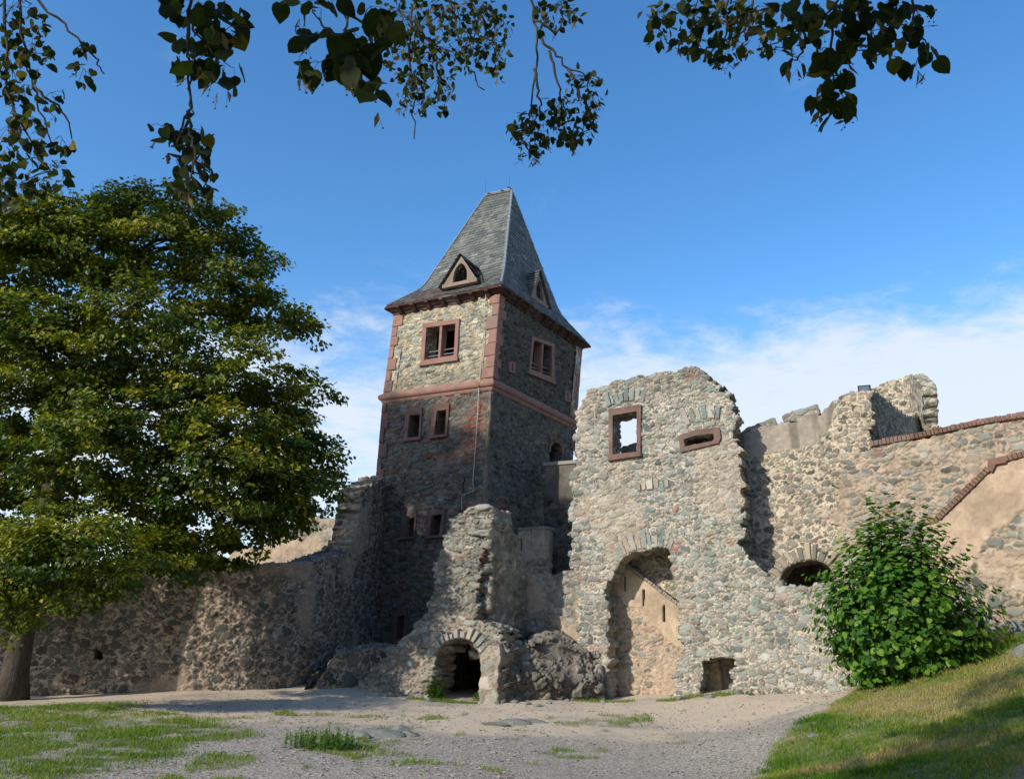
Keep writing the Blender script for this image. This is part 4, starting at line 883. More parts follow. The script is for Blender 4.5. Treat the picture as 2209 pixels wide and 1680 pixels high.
for q_ in ([(1600, 942), (1602, 928), (1612, 920), (1669, 898), (1678, 914)], [(1687, 914), (1689, 893), (1761, 870), (1770, 892)], [(1500, 960), (1506, 940), (1534, 932), (1541, 955)], [(1335, 995), (1338, 963), (1371, 953), (1378, 988)], [(1400, 985), (1405, 958), (1460, 942), (1466, 972)]):
    wall('merlon', RW, PX(RW, q_), M['ruin'], rear, th=.7, res=.03, cell=(.3, .2, .3), amp=.04, seed=int(q_[0][0]), ragged=False, zig=.12, bulge=lambda u, v: -.06+0*u)
# ---- the shaded end wall and the broken turret behind it
pc = RW.pt(np.array([RW.uv(1878, 900)[0]]), 3.0, -.42)[0]; RW2 = Path([pc[:2], atY(1990, 1360, pc[1]+5.5)[:2]], True)
rt_ = thing('ruined_turret', 'broken stone turret standing highest behind the brick topped terrace wall', 'tower', (pc[0]+3, pc[1]+5, 3.0))
def PXp(fr, pts): return np.array([fr.uv(*p) for p in pts])
wall('end_wall', RW2, PXp(RW2, [(1878, 948), (1879, 905), (1880, 856), (1888, 844), (1910, 862), (1935, 880), (1960, 900), (1980, 893), (1992, 884), (2005, 945)]), M['rear'], rt_, th=.40, res=.04, cell=(.26, .15, .26), amp=.04, seed=43)
far = RW2.pt(np.array([RW2.uv(1990, 900)[0]]), 3.0, 0.0)[0]; TF = Path([far[:2]-UD*6, far[:2]+UD*.05], True)
wall('turret_front', TF, PX(TF, [(1870, 1000), (1872, 845), (1893, 833), (1945, 815), (1991, 804), (1996, 1000)]), M['rear'], rt_, holes=[PX(TF, [(1929, 878), (1934, 876), (1934, 902), (1929, 903)])], th=.8, res=.05, cell=(.26, .15, .26), amp=.06, seed=44)
TS = Path([far[:2]+UD*.05, atY(2028, 1360, far[1]+2.4)[:2]], True)
wall('turret_side', TS, PX(TS, [(1991, 1000), (1991, 808), (2000, 812), (2012, 822), (2021, 836), (2027, 1000)]), M['rear'], rt_, holes=[PX(TS, [(2007, 935), (2007, 915), (2010, 908), (2013, 912), (2015, 935)])], th=.5, res=.05, amp=.04, cell=(.26, .15, .26), seed=45, ragged=False, zig=.2)
# ---- black floodlight box on the wall top
fb = thing('floodlight', 'black box floodlight standing on top of the rendered parapet wall', 'lamp', tuple(RW.pt(np.array([RW.uv(1862, 850)[0]]), RW.uv(1862, 847)[1]-.03, -.35)[0]))
c_ = RW.uv(1863, 838); mb = MB(); mb.fbox(RW, c_[0]-.14, c_[0]+.17, c_[1]-.13, c_[1]+.17, -.6, -.25, .03); mb.build('housing', M['black'], fb)
mb = MB(); mb.fbox(RW, c_[0]-.11, c_[0]+.14, c_[1]-.09, c_[1]+.13, -.26, -.235, .01); mb.build('front_glass', simple('lamp_glass', (.10, .13, .18), .2), fb)
mb = MB(); mb.fbox(RW, c_[0]-.03, c_[0]+.06, c_[1]-.22, c_[1]-.12, -.5, -.35, .01); mb.build('foot', M['metal'], fb)

# ---- terrace wall with brick coping, at the right
TW = along(1850, 19.6, np.array([math.cos(math.radians(-34)), math.sin(math.radians(-34))]), -1.5, 16)
terr = thing('terrace_wall', 'long stone terrace wall with a sloping brick coping at the right edge', 'wall', base3(TW.pt([6], 0, 0)[0]))
ctop = [(1800, 976), (1879, 962), (1960, 948), (2049, 929), (2120, 914), (2209, 900), (2330, 880), (2560, 842)]
poly = [(1800, 1500), (1802, 1120), (1805, 990), (1868, 972)]+ctop[1:]+[(2560, 1500)]
def terr_tint(P, uv):
    n_ = fbm(P*1.1, 55, 4); c = PX(TW, [(1850, 1050)])[0]; q_ = ((uv[:, 0]-c[0])/.45)**2+((uv[:, 1]-c[1])/.75)**2
    return .35*sstep(n_, .52, .64), .5*sstep(fbm(P*2.1, 57, 2), .76, .8), 0*n_
wall('masonry', TW, PX(TW, poly), M['terrace'], terr, th=.6, res=.03, cell=(.32, .145, .3), amp=.032, seed=51, tint=terr_tint, zig=0)
def brick_row(fr, line_px, hgt, name, mat, parent, w0=-.45, w1=.06, step=.092, lab=None):
    p = PX(fr, line_px); S = np.concatenate([[0], np.cumsum(np.hypot(*np.diff(p, axis=0).T))]); mb = MB(); s_ = 0.0
    while s_ < S[-1]-step*.5:
        a, b = s_+.003, s_+step*random.uniform(.85, 1.12)-.003; A, B = [np.array([np.interp(q_, S, p[:, 0]), np.interp(q_, S, p[:, 1])]) for q_ in (a, b)]
        tg = (B-A)/np.linalg.norm(B-A); nr = np.array([-tg[1], tg[0]]); nr = nr if nr[1] > 0 else -nr; h_ = hgt*random.uniform(.9, 1.1)
        mb.prism(fr, [A, B, B+nr*h_, A+nr*h_], w0, w1+random.uniform(-.015, .02), .015); s_ = b+.003
    o = mb.build(name, mat, parent); return o
brick_row(TW, [(1879, 964), (1960, 950), (2049, 931), (2120, 916), (2209, 902), (2330, 882), (2560, 844)], .14, 'brick_coping', M['brickcope'], terr)
# ---- ramp wall in front of it
PWD = np.array([math.cos(math.radians(-30)), math.sin(math.radians(-30))]); PW = along(2030, 18.2, PWD, -1, 10)
ramp = thing('ramp_wall', 'plastered ramp wall with a stepped dark brick coping behind the green bush', 'wall', base3(PW.pt([3], 0, 0)[0]))
ptop = [(2028, 1122), (2137, 1016), (2146, 1000), (2167, 997), (2209, 986), (2480, 925)]
def ramp_tint(P, uv):
    lo = PX(PW, [(2000, 1330), (2096, 1205), (2150, 1150), (2209, 1092), (2320, 1000), (2480, 900)]); lim = np.interp(uv[:, 0], lo[:, 0], lo[:, 1])
    pl = sstep(uv[:, 1]-lim+(fbm(P*2.2, 52, 3)-.5)*.4, -.04, .06); return np.maximum(pl, .5*sstep(fbm(P*1.2, 53, 3), .52, .64)), 0*pl, .28*pl*sstep(fbm(P*1.1, 54, 4), .5, .7)
wall('masonry', PW, PX(PW, [(2010, 1420), (2012, 1140)]+ptop+[(2480, 1480), (2120, 1480)]), M['terrace'], ramp, th=.5, res=.03, cell=(.36, .18, .36), amp=.04, seed=53, tint=ramp_tint, ragged=False)
brick_row(PW, ptop[:2], .13, 'brick_coping', M['darkcope'], ramp, -.4, .07); brick_row(PW, ptop[3:], .13, 'brick_coping', M['darkcope'], ramp, -.4, .07)
mb = MB(); mb.prism(PW, PX(PW, [(2130, 1014), (2140, 1020), (2148, 1003), (2172, 999), (2168, 984), (2131, 992)]), -.4, .085, .02); mb.build('corner_slab', M['darkcope'], ramp)
# ---- the stair parapet seen inside the gate
IW = through(1400, 21.5, -6, 5)
inner = thing('stair_wall', 'plaster stair wall with narrow slits and a sloping coping seen through the gateway', 'wall', base3(IW.pt([6], 0, 0)[0]))
slits = [[(1345, 1240), (1349.5, 1240), (1349.5, 1276), (1345, 1276)], [(1386, 1271), (1391, 1271), (1391, 1308), (1386, 1308)], [(1430, 1304), (1435, 1304), (1435, 1342), (1430, 1342)]]
def inner_tint(P, uv):
    lo = PX(IW, [(1300, 1240), (1352, 1305), (1392, 1305), (1410, 1345), (1430, 1372), (1458, 1390), (1500, 1400)]); lim = np.interp(uv[:, 0], lo[:, 0], lo[:, 1])
    pl = sstep(uv[:, 1]-lim+(fbm(P*2.5, 62, 3)-.5)*.3, -.04, .06); return np.maximum(pl, .45*sstep(fbm(P*1.4, 63, 3), .5, .62)), 0*pl, .25*pl*sstep(fbm(P*1.3, 64, 4), .5, .7)
wall('masonry', IW, PX(IW, [(1240, 1500), (1240, 1130), (1346, 1219), (1400, 1259), (1467, 1311), (1540, 1367), (1560, 1500)]), M['inner'], inner, holes=[PX(IW, s_) for s_ in slits], th=.3, res=.025, cell=(.19, .12, .2), amp=.028, seed=61, tint=inner_tint, ragged=False)
brick_row(IW, [(1250, 1138), (1346, 1218), (1467, 1310), (1540, 1366)], .085, 'tile_coping', M['coping'], inner, -.33, .06, .08)
# ---- buttress ruin with the cellar arch
BW = through(1000, 20.6, -6, 8)
butt = thing('ruined_buttress', 'leaning ruined stone buttress with a dark round cellar arch at its foot', 'ruin', base3(BW.pt([6], 0, 0)[0]))
poly = [(800, 1520), (806, 1479), (822, 1451), (838, 1430), (848, 1410), (862, 1396), (880, 1386), (905, 1356), (922, 1325), (932, 1296), (940, 1270), (936, 1232), (945, 1200), (954, 1178), (960, 1150), (967, 1126), (978, 1112), (990, 1103), (1020, 1098), (1050, 1096), (1061, 1101), (1057, 1132), (1050, 1150), (1043, 1172), (1041, 1221), (1038, 1272), (1040, 1310), (1036, 1336), (1062, 1345), (1085, 1352), (1100, 1375), (1103, 1392), (1101, 1530)]
b_arch = [(944, 1540), (945, 1475), (949, 1445), (955, 1422), (965, 1402), (978, 1387), (995, 1379), (1012, 1376), (1030, 1379), (1044, 1390), (1055, 1410), (1063, 1435), (1066, 1460), (1062, 1485), (1060, 1540)]
pb0 = PX(BW, [(1000, 1100), (1000, 1500), (822, 1450)])
def b_bulge(u, v):
    h_ = np.clip((pb0[0][1]-v)/(pb0[0][1]-pb0[1][1]), 0, 1); return .55*h_**1.5+.12*np.sin(u*2.1)*h_+.10*(fbm(np.stack([u*1.3, v*1.3, 0*u], 1), 66, 3)-.5)
wall('masonry', BW, PX(BW, poly), M['ruin'], butt, rag_holes=[PX(BW, b_arch)], th=.65, res=.022, cell=(.25, .145, .25), amp=.07, seed=65, bulge=b_bulge,
     tint=lambda P, uv: (.15*sstep(fbm(P*1.2, 68, 3), .50, .64), .5*sstep(fbm(P*2.6, 69, 2), .76, .82), .25*sstep(fbm(P*1.0, 70, 3), .5, .65)))
arch_stones(BW, PX(BW, b_arch[4:12]), .22, 'cellar_arch', M['ruin'], butt, .50, irr=.55)
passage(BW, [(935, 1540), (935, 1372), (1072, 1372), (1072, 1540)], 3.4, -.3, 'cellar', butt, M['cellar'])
def bpt(px, py, w=0.0): u, v = BW.uv(px, py); return BW.pt(np.array([u]), v, w)[0]
# return wall running back from its right edge
cR = bpt(1059, 1200); RT_ = Path([cR[:2]-RD*.05, cR[:2]+RD*7], True)
wall('return_wall', RT_, PX(RT_, [(1058, 1420), (1060, 1098), (1080, 1100), (1099, 1103), (1105, 1135), (1117, 1158), (1122, 1190), (1130, 1215), (1140, 1250), (1142, 1420)]), M['ruin'], butt, th=.6, res=.04, cell=(.28, .16, .28), amp=.05, seed=67)
# cross wall at the back
cB = RT_.pt(np.array([RT_.uv(1136, 1300)[0]]), 1.0, 0.0)[0]; XW = Path([cB[:2]-UD*.6, cB[:2]+UD*5], True)
cw = thing('low_wall', 'low shaded stone wall between the buttress and the tall gate wall', 'wall', base3(XW.pt([2], 0, 0)[0]))
wall('masonry', XW, PX(XW, [(1110, 1440), (1112, 1240), (1136, 1241), (1165, 1239), (1198, 1240), (1214, 1232), (1235, 1230), (1300, 1228), (1300, 1440)]), M['ruin'], None if False else cw, th=.7, res=.03, cell=(.25, .15, .25), amp=.045, seed=71, tint=lambda P, uv: (.8*sstep(fbm(P*1.2, 73, 3), .42, .56), 0*P[:, 0], 0*P[:, 0]))
# rough vault remains: a rounded mass of stone in front of it
vb = thing('vault_ruin', 'rough grey mass of broken vault masonry beside the cellar arch', 'ruin', base3(atY(1170, 1500, 20.2)))
fl, fr_ = bpt(1092, 1505, .25), bpt(1252, 1508, -1.7)
def vfn(S, T):
    # S across, T up the front and back over the top
    a = fl+(fr_-fl)*0; ctr = S[:, None]*(fr_-fl)[None]+fl[None]; ctr[:, 2] = gz(ctr[:, 0], ctr[:, 1])-.25
    hh = 1.42+.12*np.sin(S*5)+.18*(S > .4)*sstep(S, .4, .6)*0
    f = np.clip(T/.5, 0, 1); b_ = np.clip((T-.5)/.5, 0, 1)
    up_ = np.where(T < .5, hh*f**1.0, hh+.55*b_**.9); back = np.where(T < .5, .55*sstep(f, .45, 1.0)*.8+.08*np.sin(f*9), .44+2.7*b_)
    up_ = up_*sstep(1.0-S, -.02, .05); V = ctr+np.array([0, 0, 1.0])*up_[:, None]; V[:, :2] += (RD[None]*(1-S)[:, None]+np.array([[.07, 1.0]])*S[:, None])*back[:, None]
    return V
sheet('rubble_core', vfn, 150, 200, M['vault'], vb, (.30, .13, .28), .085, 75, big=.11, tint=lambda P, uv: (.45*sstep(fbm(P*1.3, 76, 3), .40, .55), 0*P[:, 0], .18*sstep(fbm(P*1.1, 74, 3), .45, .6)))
# dressed pier left of the mass
pw = MB(); 
PR = Path([fl[:2]+RD*.1-UD*.1, fl[:2]+RD*.1+UD*2], True)
wall('pier', BW, PX(BW, [(1062, 1530), (1066, 1440), (1058, 1415), (1072, 1398), (1090, 1386), (1104, 1390), (1101, 1440), (1099, 1530)]), M['ruin'], vb, th=1.2, res=.022, ragged=False, zig=.10, cell=(.40, .32, .4), amp=.04, seed=79, bulge=lambda u, v: .66+.06*np.sin(v*4), tint=lambda P, uv: (.2+0*P[:, 0], 0*P[:, 0], 0*P[:, 0]))
# ---- plaster turret block behind
cT = atY(1174, 1200, 27.0); A_ = Path([cT[:2]-UD*2.6, cT[:2]], True); B_ = Path([cT[:2], cT[:2]+RD*3.2], True)
tb = thing('parapet_block', 'plastered square parapet block with a slit on each side and tile edge below the tower', 'parapet', base3(cT, 2))
def tb_tint(fr, line):
    def f(P, uv):
        lo = PX(fr, line); lim = np.interp(uv[:, 0], lo[:, 0], lo[:, 1]); pl = sstep(uv[:, 1]-lim+(fbm(P*2.5, 82, 3)-.5)*.25, -.04, .06); return pl, 0*pl, .3*pl*sstep(fbm(P*1.4, 84, 4), .45, .65)
    return f
wall('block_side', A_, PX(A_, [(1090, 1330), (1090, 1147), (1128, 1142), (1174, 1140), (1174, 1330)]), M['inner'], tb, holes=[PX(A_, [(1122, 1160), (1127, 1160), (1127, 1188), (1122, 1188)])], th=.45, res=.04, seed=81, amp=.04, cell=(.35, .22, .35), ragged=False, tint=tb_tint(A_, [(1090, 1208), (1130, 1208), (1174, 1206)]))
wall('block_side', B_, PX(B_, [(1174, 1330), (1174, 1140), (1232, 1153), (1232, 1330)]), M['inner'], tb, holes=[PX(B_, [(1201, 1163), (1205, 1163), (1205, 1199), (1201, 1199)])], th=.45, res=.04, seed=83, amp=.04, cell=(.35, .22, .35), ragged=False, tint=tb_tint(B_, [(1174, 1206), (1232, 1215)]))
brick_row(A_, [(1090, 1148), (1174, 1141)], .10, 'tile_coping', M['coping'], tb, -.42, .05, .09); brick_row(B_, [(1174, 1141), (1232, 1154)], .10, 'tile_coping', M['coping'], tb, -.42, .05, .09)
# ---- grey rendered wall beside the doorway of the tower
GR = through(1200, 27.6, -2.0, 3)
gwv = thing('rendered_wall', 'grey rendered wall with a flat coping below the arched door of the tower', 'wall', base3(GR.pt([2], 0, 0)[0], 2))
def gr_tint(P, uv):
    lim = PX(GR, [(1200, 1072)])[0][1]; pl = sstep(uv[:, 1]-lim+(fbm(P*2.5, 92, 3)-.5)*.4, -.1, .1); return pl, 0*pl, .35+.2*sstep(fbm(P*2, 93, 3), .4, .6)
wall('masonry', GR, PX(GR, [(1172, 1260), (1175, 1005), (1250, 998), (1250, 1260)]), M['tower_low'], gwv, th=.4, res=.04, seed=91, amp=.04, ragged=False, tint=gr_tint)  # plaster colour darkened to stand in for the tower's shade
mb = MB(); p = PX(GR, [(1172, 1006), (1250, 999), (1250, 992), (1172, 998)]); mb.prism(GR, p, -.45, .06, .02); mb.build('coping', M['coping'], gwv)

# ---- curtain wall on the left, curving back to the tower
CW = Path([(-520, 20.4), (-200, 20.3), (100, 20.4), (400, 20.7), (560, 21.3), (650, 22.3), (720, 24.0), (770, 25.8), (812, 27.6)])
cur = thing('curtain_wall', 'long rounded rubble curtain wall with a dark tree shadow joining the foot of the tower', 'wall', base3(CW.pt([8], 0, 0)[0]))
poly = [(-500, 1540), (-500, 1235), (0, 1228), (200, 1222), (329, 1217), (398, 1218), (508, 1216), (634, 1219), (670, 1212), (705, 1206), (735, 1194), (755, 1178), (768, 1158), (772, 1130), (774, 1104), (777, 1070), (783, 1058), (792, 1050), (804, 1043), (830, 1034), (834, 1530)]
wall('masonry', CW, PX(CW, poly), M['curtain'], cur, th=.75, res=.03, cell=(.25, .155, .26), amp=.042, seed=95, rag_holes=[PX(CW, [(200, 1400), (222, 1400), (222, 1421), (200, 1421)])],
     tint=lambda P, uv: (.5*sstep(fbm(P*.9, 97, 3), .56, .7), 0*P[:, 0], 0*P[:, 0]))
passage(CW, [(198, 1398), (224, 1398), (224, 1423), (198, 1423)], .3, -.5, 'put_log_hole', cur)
# far ruin lit behind it
FRW = through(640, 31, -5, 4.0)
fr2 = thing('distant_ruin', 'pale sunlit stump of ruined wall behind the curtain wall and tree', 'ruin', base3(FRW.pt([5], 0, 0)[0]))
wall('masonry', FRW, PX(FRW, [(480, 1330), (500, 1200), (540, 1186), (580, 1160), (625, 1140), (646, 1132), (672, 1122), (731, 1120), (750, 1130), (748, 1152), (738, 1180), (760, 1330)]), M['ruin'], fr2, th=1.2, res=.05, cell=(.6, .4, .5), amp=.08, seed=99, tint=lambda P, uv: (.75*sstep(fbm(P*.7, 96, 3), .35, .5), 0*P[:, 0], 0*P[:, 0]))
# low step of rock and masonry at the foot of the tower
ls = thing('low_step', 'low dark stone step lying in shade against the foot of the curtain wall', 'ruin', base3(atY(760, 1470, 22.0)))
a0, a1 = atY(664, 1488, 21.4), atY(870, 1478, 22.0)
def lfn(S, T):
    ctr = a0[None]+(a1-a0)[None]*S[:, None]; ctr[:, 2] = gz(ctr[:, 0], ctr[:, 1])-.2; hh = (.2+.92*sstep(S, -.02, .30))
    f = np.clip(T/.5, 0, 1); b_ = np.clip((T-.5)/.5, 0, 1); V = ctr.copy(); V[:, 2] += np.where(T < .5, hh*f, hh+.05*np.sin(b_*3)); V[:, 1] += np.where(T < .5, .12*f, .12+2.6*b_)
    return V
sheet('masonry', lfn, 130, 150, M['curtain'], ls, (.28, .17, .28), .06, 101, big=.08)
def lfe(S, T):
    V = np.zeros((len(S), 3)); ctr = a0[None]+np.array([-.12, 0, 0]); V[:] = ctr; V[:, 1] += 2.2*(1-S); V[:, 2] = gz(V[:, 0], V[:, 1])-.2+(.35+.0*S)*T*1.6; V[:, 0] += .12*T; return V
sheet('masonry', lfe, 60, 30, M['curtain'], ls, (.4, .24, .4), .05, 102, big=.05)
# ================================================================== TREES AND PLANTS
def rotmats(n_, tip):
    """frames with z along n_ (leaf face) and y as near tip as possible"""
    n_ = n_/np.linalg.norm(n_, axis=1)[:, None]; y = tip-n_*(tip*n_).sum(1)[:, None]; y /= np.linalg.norm(y, axis=1)[:, None]+1e-9; x = np.cross(y, n_); return np.stack([x, y, n_], 2)
LQ = np.array([(0, 0, 0), (.42, .45, .06), (0, 1, -.05), (-.42, .45, .06)]); LQF = np.array([[0, 1, 2, 3]])
# lime leaf: heart shaped, folded along the midrib, with a drawn-out tip
LH = np.array([(0, .06, 0), (.26, -.02, .05), (.46, .16, .08), (.50, .40, .07), (.40, .64, .03), (.20, .84, -.02), (0, 1.0, -.10), (-.20, .84, -.02), (-.40, .64, .03), (-.50, .40, .07), (-.46, .16, .08), (-.24, -.02, .05), (0, .42, -.02), (0, .72, -.05)])
LHF3 = np.array([[0, 1, 12], [1, 2, 12], [2, 3, 12], [3, 4, 12], [4, 13, 12], [4, 5, 13], [5, 6, 13], [6, 7, 13], [7, 8, 13], [8, 12, 13], [8, 9, 12], [9, 10, 12], [10, 11, 12], [11, 0, 12]])
def leaves(name, P, nrm, tip, size, tone, mat, parent, tmpl=LQ, F_=LQF, smooth=False, bend=0.0):
    R = rotmats(nrm, tip); n = len(P); T = tmpl[None]*size[:, None, None]
    if bend: T = T.copy(); T[:, :, 2] += (RNG.uniform(-bend, bend, (n, 1))*(tmpl[None, :, 1]**2)+RNG.uniform(-bend, bend*.3, (n, 1))*tmpl[None, :, 0]**2*2)*size[:, None]
    T = T*np.stack([RNG.uniform(.72, 1.02, n), np.ones(n), np.ones(n)], 1)[:, None, :]; V = np.einsum('nij,nkj->nki', R, T)+P[:, None]; k = len(tmpl)
    f = (np.arange(n)[:, None, None]*k+F_[None]).reshape(-1, F_.shape[1]); tn = np.repeat(tone, k)
    return mesh(name, V.reshape(-1, 3), f, mat, parent, {'lf': np.stack([tn]*3, 1)}, smooth)
def unit(n): v = RNG.normal(size=(n, 3)); return v/np.linalg.norm(v, axis=1)[:, None]
def crown(blobs, per, size, parent, mat, yellow=.55, clump=(.30, .55), cl_per=48):
    """leaf sprays gathered in clumps through each blob of the crown"""
    PP, NN, TT, SS, TO = [], [], [], [], []; centres = []
    for (c, r) in blobs:
        c = np.array(c, float); zs_ = float(np.clip((c[1]/18)**1.4, .7, 1)) if c[1] > 8 else 1.0; nc = max(4, int(per*r**2/zs_**1.5)); d = unit(nc); rad = r*RNG.uniform(0, 1, nc)**.38*RNG.uniform(.8, 1.12, nc)
        cc_ = c+d*rad[:, None]*np.array([1, 1, .86]); centres.append(cc_)
        for k_ in range(nc):
            cr_ = RNG.uniform(*clump); nl = int(cl_per*RNG.uniform(.5, 1.4)); q_ = unit(nl)*(RNG.uniform(0, 1, nl)**.45)[:, None]*cr_*np.array([1.15, 1.15, .48])
            out = cc_[k_]-c; out = out/(np.linalg.norm(out)+1e-9); q_ = q_+out*cr_*.3
            PP.append(cc_[k_]+q_); NN.append(unit(nl)*.75+np.array([0, 0, .75])+out*.55); TT.append(unit(nl)*.7+out*.7+np.array([0, 0, -.45])); SS.append(RNG.uniform(.75, 1.25, nl)*size*zs_)
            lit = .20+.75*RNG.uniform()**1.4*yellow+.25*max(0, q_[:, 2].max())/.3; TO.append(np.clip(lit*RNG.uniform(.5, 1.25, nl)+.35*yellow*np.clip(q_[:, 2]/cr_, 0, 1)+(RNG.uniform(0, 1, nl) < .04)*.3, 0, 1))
    leaves('crown', np.concatenate(PP), np.concatenate(NN), np.concatenate(TT), np.concatenate(SS), np.concatenate(TO), mat, parent)
    return centres
def limb(mb, A, B, ra, rb, n=7, wob=.12, k=7):
    A = np.asarray(A, float); B = np.asarray(B, float); s_ = np.linspace(0, 1, n); L_ = np.linalg.norm(B-A); w_ = np.cumsum(RNG.normal(0, wob*L_/n, (n, 3)), 0)*np.sin(s_*math.pi)[:, None]
    P_ = A+(B-A)*s_[:, None]+w_+np.array([0, 0, 1])*(np.sin(s_*math.pi)*L_*.06)[:, None]; mb.tube(P_, ra+(rb-ra)*s_, k); return P_
def bl(px, py, Y, r): return (atY(px, py, Y), r*Y/F)
LT = [(330, 530, 18.6, 125), (180, 540, 18, 135), (40, 570, 18, 120), (470, 620, 19, 120), (570, 690, 19.5, 85), (300, 720, 18.0, 160), (120, 760, 17.6, 165), (480, 840, 18.5, 165), (600, 850, 19.4, 80), (300, 950, 17.8, 155), (190, 980, 17.0, 130), (60, 1000, 19.3, 110), (490, 1020, 18, 150), (630, 990, 19, 78),
      (650, 1070, 19, 62), (300, 1110, 17.8, 105), (440, 1130, 18.2, 82), (570, 1100, 19, 75), (140, 1130, 16.9, 85), (-70, 700, 18.5, 140), (30, 880, 17.8, 90), (200, 860, 17.8, 90), (30, 700, 17.6, 100), (420, 500, 18.8, 85), (240, 470, 18.3, 75), (110, 500, 18, 90), (520, 520, 19, 50), (20, 500, 17.5, 70), (610, 930, 19.3, 70), (560, 1020, 18.8, 80), (690, 1040, 19.3, 36), (0, 1080, 18.9, 85), (400, 450, 18.6, 55), (480, 470, 19, 38), (640, 685, 19.5, 36), (668, 720, 19.5, 22), (690, 850, 19.5, 26), (705, 985, 19.5, 40), (610, 1140, 19.2, 42), (500, 1195, 18.6, 28), (250, 440, 18.3, 45), (330, 425, 18.5, 40), (130, 440, 18, 45), (560, 580, 19.3, 40), (350, 1190, 17.5, 45), (90, 1230, 15.5, 50), (-30, 1230, 15.0, 90), (170, 1280, 15.0, 45), (60, 1215, 14.8, 105), (190, 1190, 15.0, 95), (300, 1190, 16.5, 70), (380, 1195, 17.4, 60), (450, 1190, 18.2, 50), (530, 1175, 18.8, 45), (0, 1310, 15.0, 60), (240, 1245, 15.4, 45), (110, 1330, 15.0, 28)]
tree = thing('lime_tree', 'large green lime tree with yellow tipped leaves leaning over the curtain wall at the left', 'tree', base3(atY(35, 1500, 18.8)))
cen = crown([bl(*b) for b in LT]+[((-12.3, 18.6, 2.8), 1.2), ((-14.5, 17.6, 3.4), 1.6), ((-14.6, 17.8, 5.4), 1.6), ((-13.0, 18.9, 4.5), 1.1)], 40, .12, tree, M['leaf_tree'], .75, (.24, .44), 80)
mb = MB(); tk = np.array([atY(22, 1512, 18.8), atY(32, 1450, 18.8), atY(44, 1390, 18.7), atY(58, 1310, 18.6), atY(72, 1230, 18.6), atY(98, 1120, 18.5), atY(130, 960, 18.4), atY(170, 780, 18.4), atY(210, 600, 18.4)])
tk[0][2] = gz(tk[0][0], tk[0][1])[0]-.1; mb.tube(tk, [.40, .28, .25, .24, .23, .21, .17, .12, .07], 12); mb.build('trunk', M['bark'], tree, True)
for b in LT[:30]:
    c, r = bl(*b)
    if c[2] < 7.0: continue
    k_ = int(np.clip(np.argmin(np.abs(tk[:, 2]-(c[2]-1.2))), 5, 8)); mb = MB(); P_ = limb(mb, tk[k_], c, .075, .025)
    for q_ in range(5): e_ = c+unit(1)[0]*r*.85; limb(mb, P_[-2-(q_ % 3)], e_, .03, .008, 5, .15, 5)
    mb.build('limb', M['bark'], tree, True)
# bare twigs at the top
for (x_, y_) in ((105, 418), (165, 415), (225, 405)):
    mb = MB(); A = atY(x_, y_+70, 18); 
    for q_ in range(5): limb(mb, A, atY(x_+random.uniform(-35, 35), y_+random.uniform(-20, 25), 18), .014, .004, 6, .2, 4)
    mb.build('twig', M['bark'], tree, True)
# tall tree outside the frame on the left: its shade lies on the tower
tall = thing('tall_tree', 'tall lime tree standing left of the yard whose shade falls on the tower foot', 'tree', base3((-28.0, 6.5)))
SH = np.array([SUN_H[0], SUN_H[1], math.tan(SUN_EL)])
TALL = [(np.array(p)+SH*q_, r) for p, q_, r in (((-4.3, 27.4, 7.9), 30, 1.35), ((-3.2, 26.9, 7.3), 31, 1.25), ((-2.2, 26.4, 6.9), 30, 1.2), ((-1.2, 25.9, 6.9), 31, 1.1), ((-.5, 25.6, 6.2), 30, 1.1), ((-2.9, 26.8, 8.4), 29, .6), ((-4.6, 27.6, 9.0), 29, .8))]
crown(TALL, 26, .22, tall, M['leaf_tree'], .5, (.5, .8), 40)
mb = MB(); T0 = np.array([-28.0, 6.5, float(gz(-28.0, 6.5)[0])-.1]); mb.tube([T0, T0+[0, 0, 6], T0+[.3, .3, 13], T0+[.5, .6, 20], T0+[.6, .8, 25]], [.8, .6, .45, .3, .08], 10); mb.build('trunk', M['bark'], tall, True)
for c, r in TALL: mb = MB(); limb(mb, T0+[.4, .4, max(18, c[2]-3)], c, .15, .04); mb.build('limb', M['bark'], tall, True)
# trees added round the yard, out of the picture to the right and behind: they keep part of the open sky from the shaded walls
YT = [(15.5, 3.0, 15, 'unseen spreading lime tree added on the right bank to block skylight'), (9.0, -9.0, 17, 'unseen tall lime tree added behind the yard at right to block skylight'), (20.0, 12.0, 16, 'unseen lime tree added above the terrace wall to block skylight'), (23.0, -4.0, 19, 'unseen tallest lime tree added at the back of the bank to block skylight')]
src_ = None
for x_, y_, h_, lab_ in YT:
    o = thing('sky_screen_tree', lab_, 'tree', base3((x_, y_)), 'unseen trees added round the castle yard to block skylight')
    if src_ is None:
        bb = [(np.array([0, 0, 9.0])+unit(1)[0]*np.array([3.6, 3.6, 4.5])*RNG.uniform(.3, 1)+np.array([x_, y_, 0]), RNG.uniform(1.7, 2.5)) for _ in range(16)]
        crown(bb, 5, .34, o, M['leaf_tree'], .5, (.6, 1.0), 40); mb = MB(); B_0 = np.array(base3((x_, y_))); mb.tube([B_0-[0, 0, .3], B_0+[0, 0, 4], B_0+[.2, .1, 9], B_0+[.1, .2, 13]], [.5, .38, .25, .06], 10); mb.build('trunk', M['bark'], o, True); src_ = o
    else:
        for ch in list(src_.children): c2 = ch.copy(); COL.objects.link(c2); c2.parent = o
        o.scale = (h_/14, h_/14, h_/14); o.rotation_euler.z = RNG.uniform(0, 6)
